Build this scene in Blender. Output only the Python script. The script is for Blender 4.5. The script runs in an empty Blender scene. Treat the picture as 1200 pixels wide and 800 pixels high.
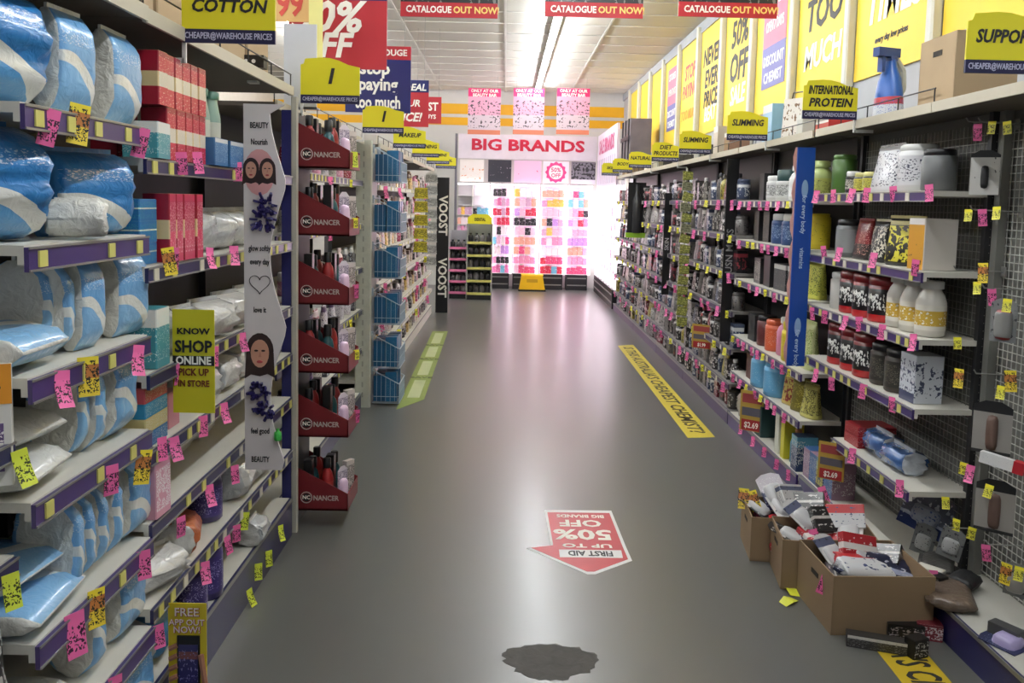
import bpy, math, random
from mathutils import Vector, Matrix
random.seed(7)
D = bpy.data
SC = bpy.context.scene
COL = SC.collection
R = math.radians

# ---------------------------------------------------------------- camera
F, PX, PY, ROLL = 1000.0, 600.0, 326.0, R(1.3)      # focal length and principal point in pixels of the 1200x800 frame
VPX, VPY, CAMZ = 593.0, 237.0, 1.6                   # where the aisle vanishes, eye height
_d = Matrix.Rotation(ROLL, 3, 'Z') @ Vector(((VPX-PX)/F, -(VPY-PY)/F, -1))
PITCH = math.atan(_d.y); YAW = math.atan(_d.x)
CAMR = Matrix.Rotation(YAW, 3, 'Z') @ Matrix.Rotation(math.pi/2-PITCH, 3, 'X') @ Matrix.Rotation(ROLL, 3, 'Z')
_v = CAMR @ Vector(((VPX-PX)/F, -(VPY-PY)/F, -1))
CAMR = Matrix.Rotation(math.atan2(_v.x, _v.y), 3, 'Z') @ CAMR
cam = D.cameras.new('camera'); cam.sensor_width = 36; cam.lens = F/1200*36
cam.shift_x = -(PX-600)/1200; cam.shift_y = (PY-400)/1200
cam.clip_start = .05
camo = D.objects.new('camera', cam); COL.objects.link(camo)
camo.matrix_world = Matrix.Translation((0, 0, CAMZ)) @ CAMR.to_4x4()
SC.camera = camo
def at(x, y, X=None, Y=None, Z=None):
    v = CAMR @ Vector(((x-PX)/F, -(y-PY)/F, -1))
    t = X/v.x if X is not None else Y/v.y if Y is not None else (Z-CAMZ)/v.z
    return Vector((v.x*t, v.y*t, CAMZ+v.z*t))

# ---------------------------------------------------------------- world and exposure
w = D.worlds.new('world'); SC.world = w; w.use_nodes = True
w.node_tree.nodes['Background'].inputs[0].default_value = (.93, .95, 1, 1)
w.node_tree.nodes['Background'].inputs[1].default_value = .2
SC.view_settings.view_transform = 'Standard'; SC.view_settings.look = 'None'
SC.view_settings.exposure = .12; SC.view_settings.gamma = 1
TUBE = 115.0          # fluorescent tubes
LED = 4.0            # lit cosmetic units at the end of the aisle

# ---------------------------------------------------------------- materials
def lin(c):
    if isinstance(c, str): c = tuple(int(c[i:i+2], 16) for i in (0, 2, 4))
    c = [x/255 for x in c]
    return tuple((x/12.92 if x <= .04045 else ((x+.055)/1.055)**2.4) for x in c)+(1,)
MC = {}
class NT:
    def __init__(s, m): s.t = m.node_tree; s.n = s.t.nodes; s.l = s.t.links; s.b = s.n['Principled BSDF']
    def new(s, ty, **k):
        o = s.n.new(ty)
        for a, b in k.items():
            if a[0] == '_': o.inputs[int(a[1:])].default_value = b
            else: setattr(o, a, b)
        return o
    def link(s, a, b): s.l.new(a, b)
    def math(s, op, a, b=None, c=None):
        o = s.new('ShaderNodeMath', operation=op)
        for i, x in enumerate((a, b, c)):
            if x is None: continue
            if isinstance(x, (int, float)): o.inputs[i].default_value = x
            else: s.link(x, o.inputs[i])
        return o.outputs[0]
    def mix(s, f, a, b):
        o = s.new('ShaderNodeMix', data_type='RGBA')
        for i, x in ((0, f), (6, a), (7, b)):
            if isinstance(x, (int, float, tuple)): o.inputs[i].default_value = x
            else: s.link(x, o.inputs[i])
        return o.outputs[2]
    def bump(s, h, st=.3, dist=.01):
        o = s.new('ShaderNodeBump'); o.inputs['Strength'].default_value = st; o.inputs['Distance'].default_value = dist
        s.link(h, o.inputs['Height']); s.link(o.outputs[0], s.b.inputs['Normal'])
def mk(name):
    m = D.materials.new(name); m.use_nodes = True
    return m, NT(m)
def mat(c, rough=.5, metal=0, var=.06, emit=0, spec=.5, scale=9, coat=0, alpha=1):
    key = ('m', c, rough, metal, var, emit, spec, scale, coat, alpha)
    if key in MC: return MC[key]
    m, t = mk('plain'); b = t.b; col = lin(c)
    if var:
        no = t.new('ShaderNodeTexNoise'); no.inputs['Scale'].default_value = scale; no.inputs['Detail'].default_value = 4
        tc = t.new('ShaderNodeTexCoord'); t.link(tc.outputs['Object'], no.inputs['Vector'])
        hi = tuple(min(1, x*(1+var)) for x in col[:3])+(1,); lo = tuple(x*(1-2*var) for x in col[:3])+(1,)
        t.link(t.mix(no.outputs[0], lo, hi), b.inputs['Base Color'])
    else: b.inputs['Base Color'].default_value = col
    b.inputs['Roughness'].default_value = rough; b.inputs['Metallic'].default_value = metal
    b.inputs['Specular IOR Level'].default_value = spec
    if coat: b.inputs['Coat Weight'].default_value = coat; b.inputs['Coat Roughness'].default_value = .12
    if emit: b.inputs['Emission Color'].default_value = col; b.inputs['Emission Strength'].default_value = emit
    if alpha < 1: b.inputs['Alpha'].default_value = alpha
    MC[key] = m; return m
def pm(base, bands=(), ink=None, amt=.5, sx=14, sz=22, rough=.35, zone=(.12, .88), coat=.25, seed=0):
    """printed packaging: colour bands up the height plus rows of small print"""
    key = ('p', base, tuple(bands), ink, amt, sx, sz, rough, zone, coat, seed)
    if key in MC: return MC[key]
    m, t = mk('printed'); tc = t.new('ShaderNodeTexCoord'); sp = t.new('ShaderNodeSeparateXYZ')
    t.link(tc.outputs['Generated'], sp.inputs[0]); z = sp.outputs[2]
    col = lin(base)
    def rng(a, b_): return t.math('MULTIPLY', t.math('GREATER_THAN', z, a), t.math('LESS_THAN', z, b_))
    for a, b_, c in bands: col = t.mix(rng(a, b_), col, lin(c))
    if ink:
        mp = t.new('ShaderNodeMapping'); mp.inputs['Scale'].default_value = (sx*2.1, sx*2.1, sz*2.1); mp.inputs['Location'].default_value = (seed*3.1, seed*1.7, 0)
        t.link(tc.outputs['Generated'], mp.inputs[0])
        no = t.new('ShaderNodeTexNoise'); no.inputs['Scale'].default_value = .8; no.inputs['Detail'].default_value = 1; t.link(mp.outputs[0], no.inputs[0])
        n2 = t.new('ShaderNodeTexNoise'); n2.inputs['Scale'].default_value = 4.2; n2.inputs['Detail'].default_value = 1
        t.link(tc.outputs['Generated'], n2.inputs[0])
        f = t.math('MULTIPLY', t.math('GREATER_THAN', no.outputs[0], 1-amt), t.math('GREATER_THAN', n2.outputs[0], .42))
        f = t.math('MULTIPLY', f, rng(*zone)); col = t.mix(f, col, lin(ink))
    if isinstance(col, tuple): t.b.inputs['Base Color'].default_value = col
    else: t.link(col, t.b.inputs['Base Color'])
    t.b.inputs['Roughness'].default_value = rough; t.b.inputs['Coat Weight'].default_value = coat; t.b.inputs['Coat Roughness'].default_value = .15
    MC[key] = m; return m
def cotton_print(blue, blue2, seed=0, flip=1):
    key = ('c', blue, blue2, seed, flip)
    if key in MC: return MC[key]
    m, t = mk('cotton_pack_print'); tc = t.new('ShaderNodeTexCoord'); sp = t.new('ShaderNodeSeparateXYZ')
    t.link(tc.outputs['Generated'], sp.inputs[0]); x, z = sp.outputs[0], sp.outputs[2]
    if flip < 0: x = t.math('SUBTRACT', 1, x)
    s = t.math('MULTIPLY', t.math('SINE', t.math('MULTIPLY', x, 3.6)), .1)
    c = t.math('ADD', t.math('MULTIPLY', x, -.34), t.math('ADD', s, .54-.08*seed))
    d = t.math('ABSOLUTE', t.math('SUBTRACT', z, c))
    f = t.math('LESS_THAN', d, t.math('ADD', t.math('MULTIPLY', x, .05), .05))
    up = t.math('GREATER_THAN', z, c)
    no = t.new('ShaderNodeTexNoise'); no.inputs['Scale'].default_value = 5; no.inputs['Detail'].default_value = 3; t.link(tc.outputs['Object'], no.inputs[0])
    b1 = t.mix(up, lin(blue2), lin(blue)); col = t.mix(f, b1, lin((226, 226, 218)))
    tx = t.new('ShaderNodeMapping'); tx.inputs['Scale'].default_value = (26, 1, 60); t.link(tc.outputs['Generated'], tx.inputs[0])
    n3 = t.new('ShaderNodeTexNoise'); n3.inputs['Scale'].default_value = .9; t.link(tx.outputs[0], n3.inputs[0])
    g = t.math('MULTIPLY', t.math('GREATER_THAN', n3.outputs[0], .56), t.math('MULTIPLY', t.math('GREATER_THAN', z, .66), t.math('LESS_THAN', z, .8)))
    col = t.mix(t.math('MULTIPLY', g, .6), col, lin((225, 235, 240)))
    t.link(col, t.b.inputs['Base Color']); t.b.inputs['Roughness'].default_value = .3
    t.b.inputs['Coat Weight'].default_value = .6; t.b.inputs['Coat Roughness'].default_value = .1
    n2 = t.new('ShaderNodeTexNoise'); n2.inputs['Scale'].default_value = 22; n2.inputs['Detail'].default_value = 3; n2.inputs['Distortion'].default_value = 1.2
    t.link(tc.outputs['Object'], n2.inputs[0]); t.bump(n2.outputs[0], .55, .012)
    MC[key] = m; return m
def crumple(c, rough=.35, coat=.5, st=.7, sc=26, var=.12):
    key = ('cr', c, rough, coat, st, sc, var)
    if key in MC: return MC[key]
    m, t = mk('soft_wrap'); tc = t.new('ShaderNodeTexCoord'); col = lin(c)
    n = t.new('ShaderNodeTexNoise'); n.inputs['Scale'].default_value = sc; n.inputs['Detail'].default_value = 4; n.inputs['Distortion'].default_value = .8
    t.link(tc.outputs['Object'], n.inputs[0])
    t.link(t.mix(n.outputs[0], tuple(x*(1-2*var) for x in col[:3])+(1,), tuple(min(1, x*(1+var)) for x in col[:3])+(1,)), t.b.inputs['Base Color'])
    t.b.inputs['Roughness'].default_value = rough; t.b.inputs['Coat Weight'].default_value = coat; t.b.inputs['Coat Roughness'].default_value = .15
    t.bump(n.outputs[0], st, .012); MC[key] = m; return m
def floor_mat():
    m, t = mk('sealed_concrete'); tc = t.new('ShaderNodeTexCoord')
    a = t.new('ShaderNodeTexNoise'); a.inputs['Scale'].default_value = .5; a.inputs['Detail'].default_value = 2; t.link(tc.outputs['Object'], a.inputs[0])
    b = t.new('ShaderNodeTexNoise'); b.inputs['Scale'].default_value = 60; b.inputs['Detail'].default_value = 3; t.link(tc.outputs['Object'], b.inputs[0])
    c = t.mix(a.outputs[0], lin((86, 87, 84)), lin((96, 97, 93))); c = t.mix(t.math('MULTIPLY', b.outputs[0], .18), c, lin((92, 90, 84)))
    t.link(c, t.b.inputs['Base Color'])
    t.link(t.math('ADD', t.math('MULTIPLY', a.outputs[0], .05), .3), t.b.inputs['Roughness'])
    t.b.inputs['Coat Weight'].default_value = .22; t.b.inputs['Coat Roughness'].default_value = .2
    t.b.inputs['Specular IOR Level'].default_value = .8
    mp = t.new('ShaderNodeMapping'); mp.inputs['Scale'].default_value = (9, 3, 1); t.link(tc.outputs['Object'], mp.inputs[0])
    n = t.new('ShaderNodeTexNoise'); n.inputs['Scale'].default_value = 1.6; n.inputs['Detail'].default_value = 5; t.link(mp.outputs[0], n.inputs[0])
    return m

WHITE = mat((225, 224, 216), .5); SHELFW = mat((205, 202, 190), .45); NAVY = mat((34, 34, 84), .35, coat=.3); PURPLE = mat((62, 44, 104), .35, coat=.3)
DARK = mat((36, 36, 38), .5); BLACK = mat((18, 18, 20), .4); STEEL = mat((150, 150, 145), .4, .6); BACKP = mat((120, 118, 110), .6)
YEL = mat((226, 216, 36), .45, var=.03); YELW = mat((244, 208, 62), .5, var=.03); PINK = mat((236, 96, 158), .5); INKD = mat((28, 28, 34), .6, var=0)
WHITEP = mat((238, 238, 236), .45, var=.02); REDS = mat((178, 36, 46), .45, var=.04); DRED = mat((112, 24, 30), .45, var=.05); NAVYS = mat((24, 30, 96), .45, var=.04)
CARD = mat((146, 122, 92), .75, var=.1, scale=4); CARDL = mat((176, 152, 118), .75, var=.1, scale=4); COTTON = crumple((222, 221, 212), .6, .25, .9, 30, .1)
PINKT = pm((240, 110, 168), (), (60, 30, 50), .5, 5, 9, .5, (.12, .72), 0); YELT = pm((226, 220, 70), ((.78, 1, (250, 240, 60)),), (40, 40, 20), .5, 6, 9, .5, (.1, .72), 0)
LIMET = pm((214, 226, 70), (), (50, 60, 20), .5, 5, 9, .5, (.12, .8), 0); PROMO = pm((232, 206, 60), ((.45, .8, (190, 120, 60)), (.8, 1, (240, 220, 60))), (30, 30, 20), .5, 7, 10, .5, (.08, .9), 0)
LABY = mat((206, 200, 110), .5); LABW = mat((214, 208, 190), .5)

# ---------------------------------------------------------------- mesh helpers
class G:
    def __init__(s): s.v = []; s.f = []; s.m = []; s.s = []
    def add(s, vs, fs, m=0, sm=False):
        o = len(s.v); s.v += [tuple(x) for x in vs]
        for i, f in enumerate(fs):
            s.f.append([o+k for k in f]); s.m.append(m[i] if isinstance(m, list) else m); s.s.append(sm)
        return s
    def box(s, x0, x1, y0, y1, z0, z1, m=0):
        return s.add([(x, y, z) for x in (x0, x1) for y in (y0, y1) for z in (z0, z1)],
                     [(0, 1, 3, 2), (4, 6, 7, 5), (0, 4, 5, 1), (2, 3, 7, 6), (0, 2, 6, 4), (1, 5, 7, 3)], m)
    def cbox(s, w, d, h, c=.004, m=0, z=0, mf=None):
        """box centred on x,y with chamfered upright edges; mf = material of the front"""
        a, b = w/2, d/2
        p = [(-a+c, -b), (a-c, -b), (a, -b+c), (a, b-c), (a-c, b), (-a+c, b), (-a, b-c), (-a, -b+c)]
        n = 8; vs = [(x, y, z) for x, y in p]+[(x, y, z+h) for x, y in p]
        fs = [(i, (i+1) % n, n+(i+1) % n, n+i) for i in range(n)]+[tuple(range(n-1, -1, -1)), tuple(range(n, 2*n))]
        return s.add(vs, fs, [m if (i or mf is None) else mf for i in range(10)])
    def prism(s, pts, a, b, ax='y', m=0, sm=False):
        n = len(pts)
        def P(p, t): return (p[0], t, p[1]) if ax == 'y' else (t, p[0], p[1]) if ax == 'x' else (p[0], p[1], t)
        vs = [P(p, a) for p in pts]+[P(p, b) for p in pts]
        fs = [(i, (i+1) % n, n+(i+1) % n, n+i) for i in range(n)]+[tuple(range(n-1, -1, -1)), tuple(range(n, 2*n))]
        return s.add(vs, fs, m, sm)
    def lathe(s, prof, seg=14, m=0, c=(0, 0), sy=1, sm=True, caps=True):
        n = seg; vs = []
        for r, z in prof:
            for i in range(n):
                a = 2*math.pi*i/n; vs.append((c[0]+r*math.cos(a), c[1]+sy*r*math.sin(a), z))
        fs = []
        for k in range(len(prof)-1):
            for i in range(n):
                j = (i+1) % n; fs.append((k*n+i, k*n+j, (k+1)*n+j, (k+1)*n+i))
        s.add(vs, fs, m, sm)
        if caps:
            s.add(vs[:n], [tuple(range(n-1, -1, -1))], m); s.add(vs[-n:], [tuple(range(n))], m)
        return s
    def tube(s, p, q, r, seg=5, m=0):
        p = Vector(p); q = Vector(q); d = (q-p)
        if d.length < 1e-6: return s
        d.normalize(); u = d.orthogonal().normalized(); w_ = d.cross(u); vs = []
        for e in (p, q):
            for i in range(seg):
                a = 2*math.pi*i/seg; vs.append(e+r*(math.cos(a)*u+math.sin(a)*w_))
        return s.add(vs, [(i, (i+1) % seg, seg+(i+1) % seg, seg+i) for i in range(seg)]+[tuple(range(seg-1, -1, -1)), tuple(range(seg, 2*seg))], m, False)
    def path(s, pts, r, seg=5, m=0):
        for a, b in zip(pts, pts[1:]): s.tube(a, b, r, seg, m)
        return s
    def mesh(s, name, *mats):
        me = D.meshes.new(name); me.from_pydata(s.v, [], s.f)
        for x in mats: me.materials.append(x)
        me.polygons.foreach_set('material_index', s.m); me.polygons.foreach_set('use_smooth', s.s); me.update(); return me
def link(name, data, parent=None, loc=(0, 0, 0), rot=(0, 0, 0), sc=None):
    o = D.objects.new(name, data); COL.objects.link(o); o.location = loc; o.rotation_euler = rot
    if sc is not None: o.scale = sc if hasattr(sc, '__len__') else (sc,)*3
    if parent: o.parent = parent
    return o
def tag(o, label, cat, group=None):
    o['label'] = label; o['category'] = cat
    if group: o['group'] = group
    return o
def struct(o): o['kind'] = 'structure'; return o
def thing(name, label, cat, loc=(0, 0, 0), rot=(0, 0, 0), group=None):
    return tag(link(name, None, None, loc, rot), label, cat, group)
REG = []     # things whose labels are finished once all neighbours are known
def put(parts, name, desc, cat, loc, rz=0, where='', group=None, rot=None, sc=None, key=None):
    rot = rot or (0, 0, rz)
    if len(parts) == 1: o = link(name, parts[0][1], None, loc, rot, sc)
    else:
        o = link(name, None, None, loc, rot, sc)
        for pn, me in parts: link(pn, me, o)
    o['category'] = cat
    if group: o['group'] = group
    REG.append((o, desc, where, loc[1] if key is None else key, key is not None)); return o
ORD = 'first second third fourth fifth sixth seventh eighth ninth tenth eleventh twelfth thirteenth fourteenth fifteenth sixteenth seventeenth eighteenth nineteenth'.split()
def ordn(i):
    if i < 19: return ORD[i]
    tens = ['twentieth', 'thirtieth', 'fortieth', 'fiftieth', 'sixtieth', 'seventieth', 'eightieth', 'ninetieth']; t, u = divmod(i+1, 10)
    return tens[t-2] if u == 0 else ['twenty', 'thirty', 'forty', 'fifty', 'sixty', 'seventy', 'eighty', 'ninety'][t-2]+'-'+ORD[u-1]
def finish_labels():
    d = {}
    for o, desc, where, key, lr in REG: d.setdefault((desc, where), []).append((key, o, lr))
    for (desc, where), l in d.items():
        l.sort(key=lambda a: a[0])
        for i, (k, o, lr) in enumerate(l):
            if len(l) == 1: o['label'] = f'{desc} {where}'.strip()
            elif len(l) == 2: o['label'] = f'{(("left", "right") if lr else ("nearer", "farther"))[i]} {desc} {where}'.strip()
            else: o['label'] = f'{ordn(i)} {desc} from {"left" if lr else "near end"} {where}'.strip()
TXT = {}
def text_mesh(s, size, m, bold=0, shear=0, ext=.0008, sx=1, ls=1):
    key = (s, size, m.name, bold, shear, ext, sx, ls)
    if key in TXT: return TXT[key]
    c = D.curves.new('lettering', 'FONT'); c.body = s; c.size = size; c.align_x = 'CENTER'; c.align_y = 'CENTER'
    c.offset = bold*size; c.shear = shear; c.extrude = ext; c.resolution_u = 2; c.space_line = ls; c.fill_mode = 'BOTH'
    o = D.objects.new('lettering', c); COL.objects.link(o); bpy.context.view_layer.update()
    me = D.meshes.new_from_object(o.evaluated_get(bpy.context.evaluated_depsgraph_get())); me.name = 'lettering'
    D.objects.remove(o); D.curves.remove(c)
    if sx != 1: me.transform(Matrix.Diagonal((sx, 1, 1, 1)))
    me.materials.clear(); me.materials.append(m); TXT[key] = me; return me
def text(s, size, m, parent, loc, rz=0, spin=0, bold=.02, shear=0, sx=1, name='lettering', flat=False, ls=1, ext=.0008):
    """lettering standing upright facing local -y (or lying flat facing up)"""
    me = text_mesh(s, size, m, bold, shear, ext, sx, ls)
    o = link(name, me, parent, loc)
    M = Matrix.Rotation(spin, 3, 'Z')
    if not flat: M = Matrix.Rotation(rz, 3, 'Z') @ Matrix.Rotation(math.pi/2, 3, 'X') @ M
    else: M = Matrix.Rotation(rz, 3, 'Z') @ M
    o.rotation_euler = M.to_euler(); return o

# ---------------------------------------------------------------- room shell
XL, XR, YB, ZC, YN = -4.4, 2.18, 16.25, 3.66, -1.5
g = G(); g.box(XL, XR+.2, YN, YB+.2, -.1, 0); struct(link('floor', g.mesh('floor', floor_mat())))
WALLM = mat((214, 212, 206), .7, var=.03)
g = G(); g.box(XR, XR+.15, YN, YB, 0, ZC+.1); wr = struct(link('wall_right', g.mesh('wall_right', mat((178, 180, 182), .7, var=.04))))
g = G(); g.box(XL-.15, XL, YN, YB, 0, ZC+.1); struct(link('wall_left', g.mesh('wall_left', mat((206, 198, 182), .7, var=.05))))
g = G(); g.box(XL, XR+.15, YB, YB+.15, 0, ZC+.1); wb = struct(link('wall_back', g.mesh('wall_back', WALLM)))
STR = mat((240, 180, 26), .5, var=.03)
za, zb, zc, zd = [at(560, y, Y=YB).z for y in (147, 138, 134, 122)]
for z0, z1 in ((za, zb), (zc, zd)):
    link('stripe', G().box(XL, XR, YB-.012, YB, z0, z1).mesh('stripe', STR), wb)
# ceiling: slab, tiles laid in a white tee grid
ceil = struct(link('ceiling', G().box(XL, XR+.15, YN, YB, ZC+.05, ZC+.12).mesh('ceiling', mat((150, 148, 140), .8))))
TILE = mat((220, 217, 208), .85, var=.05, scale=2.5)
tm = G().box(-.585, .585, -.285, .285, 0, .02).mesh('ceiling_tile', TILE)
tg = G(); nx = int((XR-XL)/1.2)+1
xs = [-.05+1.2*i for i in range(-4, 3)]
for x in xs:
    if XL < x < XR: tg.box(x-.014, x+.014, YN, YB, ZC-.004, ZC+.004)
y = YN+.2
ys = []
while y < YB: ys.append(y); tg.box(XL, XR, y-.01, y+.01, ZC-.003, ZC+.003); y += .6
link('tee_grid', tg.mesh('tee_grid', mat((226, 224, 216), .5)), ceil)
for i, x in enumerate(xs[:-1]):
    for y in ys[:-1]:
        if x > XL-.1 and x+1.2 < XR+.3 and y > 6.5:
            link('ceiling_tile', tm, ceil, (x+.6, y+.3, ZC+.004+random.uniform(0, .004)), sc=(1, 1, 1))
        elif y <= 6.5 and x > XL-.1: link('ceiling_tile', tm, ceil, (x+.6, y+.3, ZC+.004))
link('ceiling_tile', G().box(xs[-1]+.015, XR, 6, YB, ZC+.004, ZC+.02).mesh('edge_tile', TILE), ceil)
# fluorescent battens with bare tubes
EM = mat((246, 250, 255), .5, var=0, emit=TUBE)
hous = G().box(-.045, .045, -.6, .6, .03, .075).box(-.03, .03, -.6, -.585, -.005, .03).box(-.03, .03, .585, .6, -.005, .03).mesh('housing', WHITE)
tubm = G(); tubm.tube((-.0, -.585, 0), (0, .585, 0), .016, 10); tubm = tubm.mesh('tube', EM)
def batten(x, y, where):
    o = put([('housing', hous), ('tube', tubm)], 'fluorescent_batten', 'white fluorescent ceiling batten', 'ceiling light', (x, y, ZC-.085), 0, where, 'fluorescent battens in ceiling rows')
for i in range(13): batten(.52, -.4+1.26*i, 'in row above the aisle')
for i in range(11): batten(-2.5, 1.9+1.26*i, 'in row above left shelving')
# right wall: pale pillars with yellow posters between
PIL = mat((212, 210, 198), .5); GREYT = mat((168, 172, 176), .6)
link('top_rail', G().box(XR-.03, XR, 2, YB, ZC-.12, ZC).mesh('top_rail', GREYT), wr)
pil = G().cbox(.06, .07, ZC-.05, .01).mesh('pillar', PIL)
PY0 = 4.4; PS = 1.085
pys = [PY0+PS*k for k in range(-1, 11)]
for yy in pys: link('pillar', pil, wr, (XR-.035, yy, 0))
INKB = mat((48, 44, 40), .6, var=0); INKW = mat((250, 248, 236), .5, var=0); INKR = mat((206, 74, 60), .5, var=0); INKO = mat((226, 160, 40), .5, var=0)
pz0, pz1 = 2.4, ZC-.1
pp = G().box(-(PS/2-.045), PS/2-.045, -.012, 0, pz0, pz1).mesh('panel', YELW)
wtxt = [  # (string, size, material, z)
    ([('FREE', .26, INKR, 2.9), ('on selected brands', .05, INKB, 2.74)], 'with red heading behind the supports sign'),
    ([('PRICES', .3, INKB, 3.02), ('TIMES', .28, INKW, 2.8), ('every day low prices', .05, INKB, 2.6)], 'lettered prices behind the blue detergent bottle'),
    ([('PAYING', .27, INKB, 3.27), ('TOO', .3, INKB, 2.97), ('MUCH', .24, INKW, 2.68)], 'lettered paying too much'),
    ([], 'bearing a pink and blue sticker, nearer one'),
    ([('50%', .34, INKB, 3.24), ('OFF', .36, INKB, 2.92), ('SALE', .24, INKW, 2.66)], 'lettered 50% off in black'),
    ([('NEVER', .26, INKB, 3.22), ('EVER', .26, INKB, 2.98), ('PRICE', .24, INKB, 2.76), ('BEAT', .22, INKW, 2.6)], 'with white word under three dark words'),
    ([('STOP', .24, INKR, 3.2), ('PAYING', .22, INKR, 2.98), ('TOO MUCH', .16, INKO, 2.7)], 'lettered stop paying in red'),
    ([], 'bearing a small sticker, farther one'),
    ([], 'plain, first beyond the stickered ones'), ([], 'plain, second beyond the stickered ones'), ([], 'plain, above the white lit unit')]
for k, (tx, where) in enumerate(wtxt):
    yc = pys[0]+PS*(k+.5)
    o = thing('wall_poster', 'yellow wall poster '+where, 'poster', (XR, yc, 0), (0, 0, R(-90)), 'yellow posters along right wall')
    link('panel', pp, o)
    for s, sz, m, z in tx: text(s, sz, m, o, (0, -.014, z), bold=.03, shear=.15, sx=min(1, .86/(len(s)*sz*.62)))
    if k in (3, 7):
        link('sticker', G().box(-.3, .3, -.016, -.012, 2.94, 3.42).mesh('sticker', mat((226, 116, 140), .5)), o)
        link('sticker', G().box(-.3, .3, -.016, -.012, 2.6, 2.94).mesh('sticker', mat((110, 108, 170), .5)), o)
        for s, z in (('STORES', 3.3), ('OPEN 7 DAYS', 3.1), ('DISCOUNT', 2.82), ('CHEMIST', 2.68)): text(s, .12, INKW, o, (0, -.017, z), sx=min(1, .52/(len(s)*.075)))
# ---------------------------------------------------------------- shelving bays
SIDE = {-1: R(90), 1: R(-90)}
def W(side, Y, z, X): return (X, Y, z)
labm = {c: G().box(-.016, .016, -.004, 0, -.017, .017).mesh('price_label', m) for c, m in (('y', LABY), ('w', LABW))}
def bay(name, label, side, Y0, Y1, xf, depth, zs, top, strip=NAVY, back=BACKP, deck=.12, lab=.11, stripz=.045, spans=None, labc='y', canopy=True, back_on=True, shelfm=SHELFW):
    """local frame: front faces -y at y=0, depth along +y, x along the aisle"""
    w_ = Y1-Y0
    o = thing(name, label, 'shelving', (xf, (Y0+Y1)/2, 0), (0, 0, SIDE[side]), 'shelving along the aisle')
    sg = 1 if side < 0 else -1                     # local x to world Y
    h = w_/2
    if back_on: link('back_panel', G().box(-h, h, depth, depth+.03, 0, top).mesh('back_panel', back), o)
    for x in (-h+.015, h-.015): link('upright', G().box(x-.014, x+.014, depth-.03, depth, 0, top).mesh('upright', DARK), o)
    b = link('base_deck', G().box(-h, h, .012, depth, deck-.03, deck).mesh('base_deck', shelfm), o)
    link('kick_plate', G().box(-h, h, 0, .012, 0, deck).mesh('kick_plate', strip), b)
    link('kick_trim', G().box(-h, h, -.004, 0, deck-.012, deck+.004).mesh('kick_trim', STEEL), b)
    for i, z in enumerate(zs):
        a, c = (-h+.005, h-.005)
        if spans and i in spans:
            ya, yb = spans[i]; a, c = sorted((sg*(ya-(Y0+Y1)/2), sg*(yb-(Y0+Y1)/2)))
        s = link('shelf', G().box(a, c, .006, depth, -.022, 0).box(a, c, .006, .02, -.04, -.022).mesh('shelf', shelfm), o, (0, 0, z))
        link('price_strip', G().box(a, c, -.004, .006, -stripz, -.004).box(a, c, -.007, -.004, -.008, -.003, 1).box(a, c, -.007, -.004, -stripz, -stripz+.005, 1).mesh('price_strip', strip, STEEL), s)
        x = a+.05
        while x < c-.03:
            if random.random() < .8: link('price_label', labm[labc if random.random() < .7 else 'w'], s, (x, -.004, -stripz/2-.002))
            x += lab*random.uniform(.7, 1.4)
    if canopy:
        c_ = link('canopy', G().box(-h, h, 0, depth, top, top+.02, 1).box(-h, h, -.01, 0, top-.01, top+.03).mesh('canopy', mat((196, 188, 168), .5), mat((92, 84, 74), .7)), o)  # slab colour darkened to stand for shade on its underside; lip stays pale
        n = max(2, int(w_/.3))
        rl = G().tube((-h, .004, top+.085), (h, .004, top+.085), .003)
        for i in range(n+1): rl.tube((-h+w_*i/n*.995, .004, top+.02), (-h+w_*i/n*.995, .004, top+.085), .003)
        link('wire_rail', rl.mesh('wire_rail', DARK), c_)
    return o
XLF = -.975; XRF = 1.675
ZL1 = [1.78, 1.49, 1.215, .95, .64, .38]; ZL2 = [1.70, 1.40, 1.10, .88, .67, .42]
NAMES7 = ['top', 'second', 'third', 'fourth', 'fifth', 'sixth', 'bottom']
bay('shelving_bay', 'left shelving end at the photo edge beside cotton packs', -1, 1.05, 1.735, XLF-.03, .42, [1.09, .845, .55], 1.15, canopy=False, back=DARK)
bay('shelving_bay', 'left shelving bay stocked with blue cotton packs, navy price strips', -1, 1.74, 2.34, XLF, .42, ZL1, 2.07, PURPLE, back=DARK, lab=.17, stripz=.055)
bay('shelving_bay', 'left shelving bay with red hair dye boxes and empty lower shelves', -1, 2.345, 3.95, XLF-.01, .42, ZL2, 2.07, NAVY, back=DARK, deck=.18)
ZL3 = [1.74, 1.42, 1.09, .77, .47]
bay('shelving_bay', 'left shelving bay behind the red makeup displays', -1, 4.02, 6.45, -1.08, .4, ZL3, 2.02, back=DARK)
ZL4 = [1.72, 1.45, 1.18, .9, .62, .36]
bay('shelving_bay', 'long left shelving bay beyond the blue wire baskets', -1, 6.9, 12.1, -1.03, .4, ZL4, 2.02, WHITE, back=mat((92, 86, 88), .6), lab=.3)
DR = .27
ZR1 = [1.685, 1.36, 1.085, .80, .455]
bay('shelving_bay', 'right shelving bay holding protein tubs and pouches', 1, 3.395, 4.655, XRF, DR, ZR1, 2.0, PURPLE, deck=.12, spans={4: (3.40, 4.22)}, back=mat((100, 99, 94), .6))
ZR2 = [1.65, 1.375, 1.09, .68, .41]
bay('shelving_bay', 'right shelving bay with coloured tubs beyond the blue divider', 1, 4.70, 6.18, XRF, DR, ZR2, 2.0, PURPLE, deck=.1, back=DARK, labc='w')
ZR3 = [1.66, 1.40, 1.12, .84, .56, .3]
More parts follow.
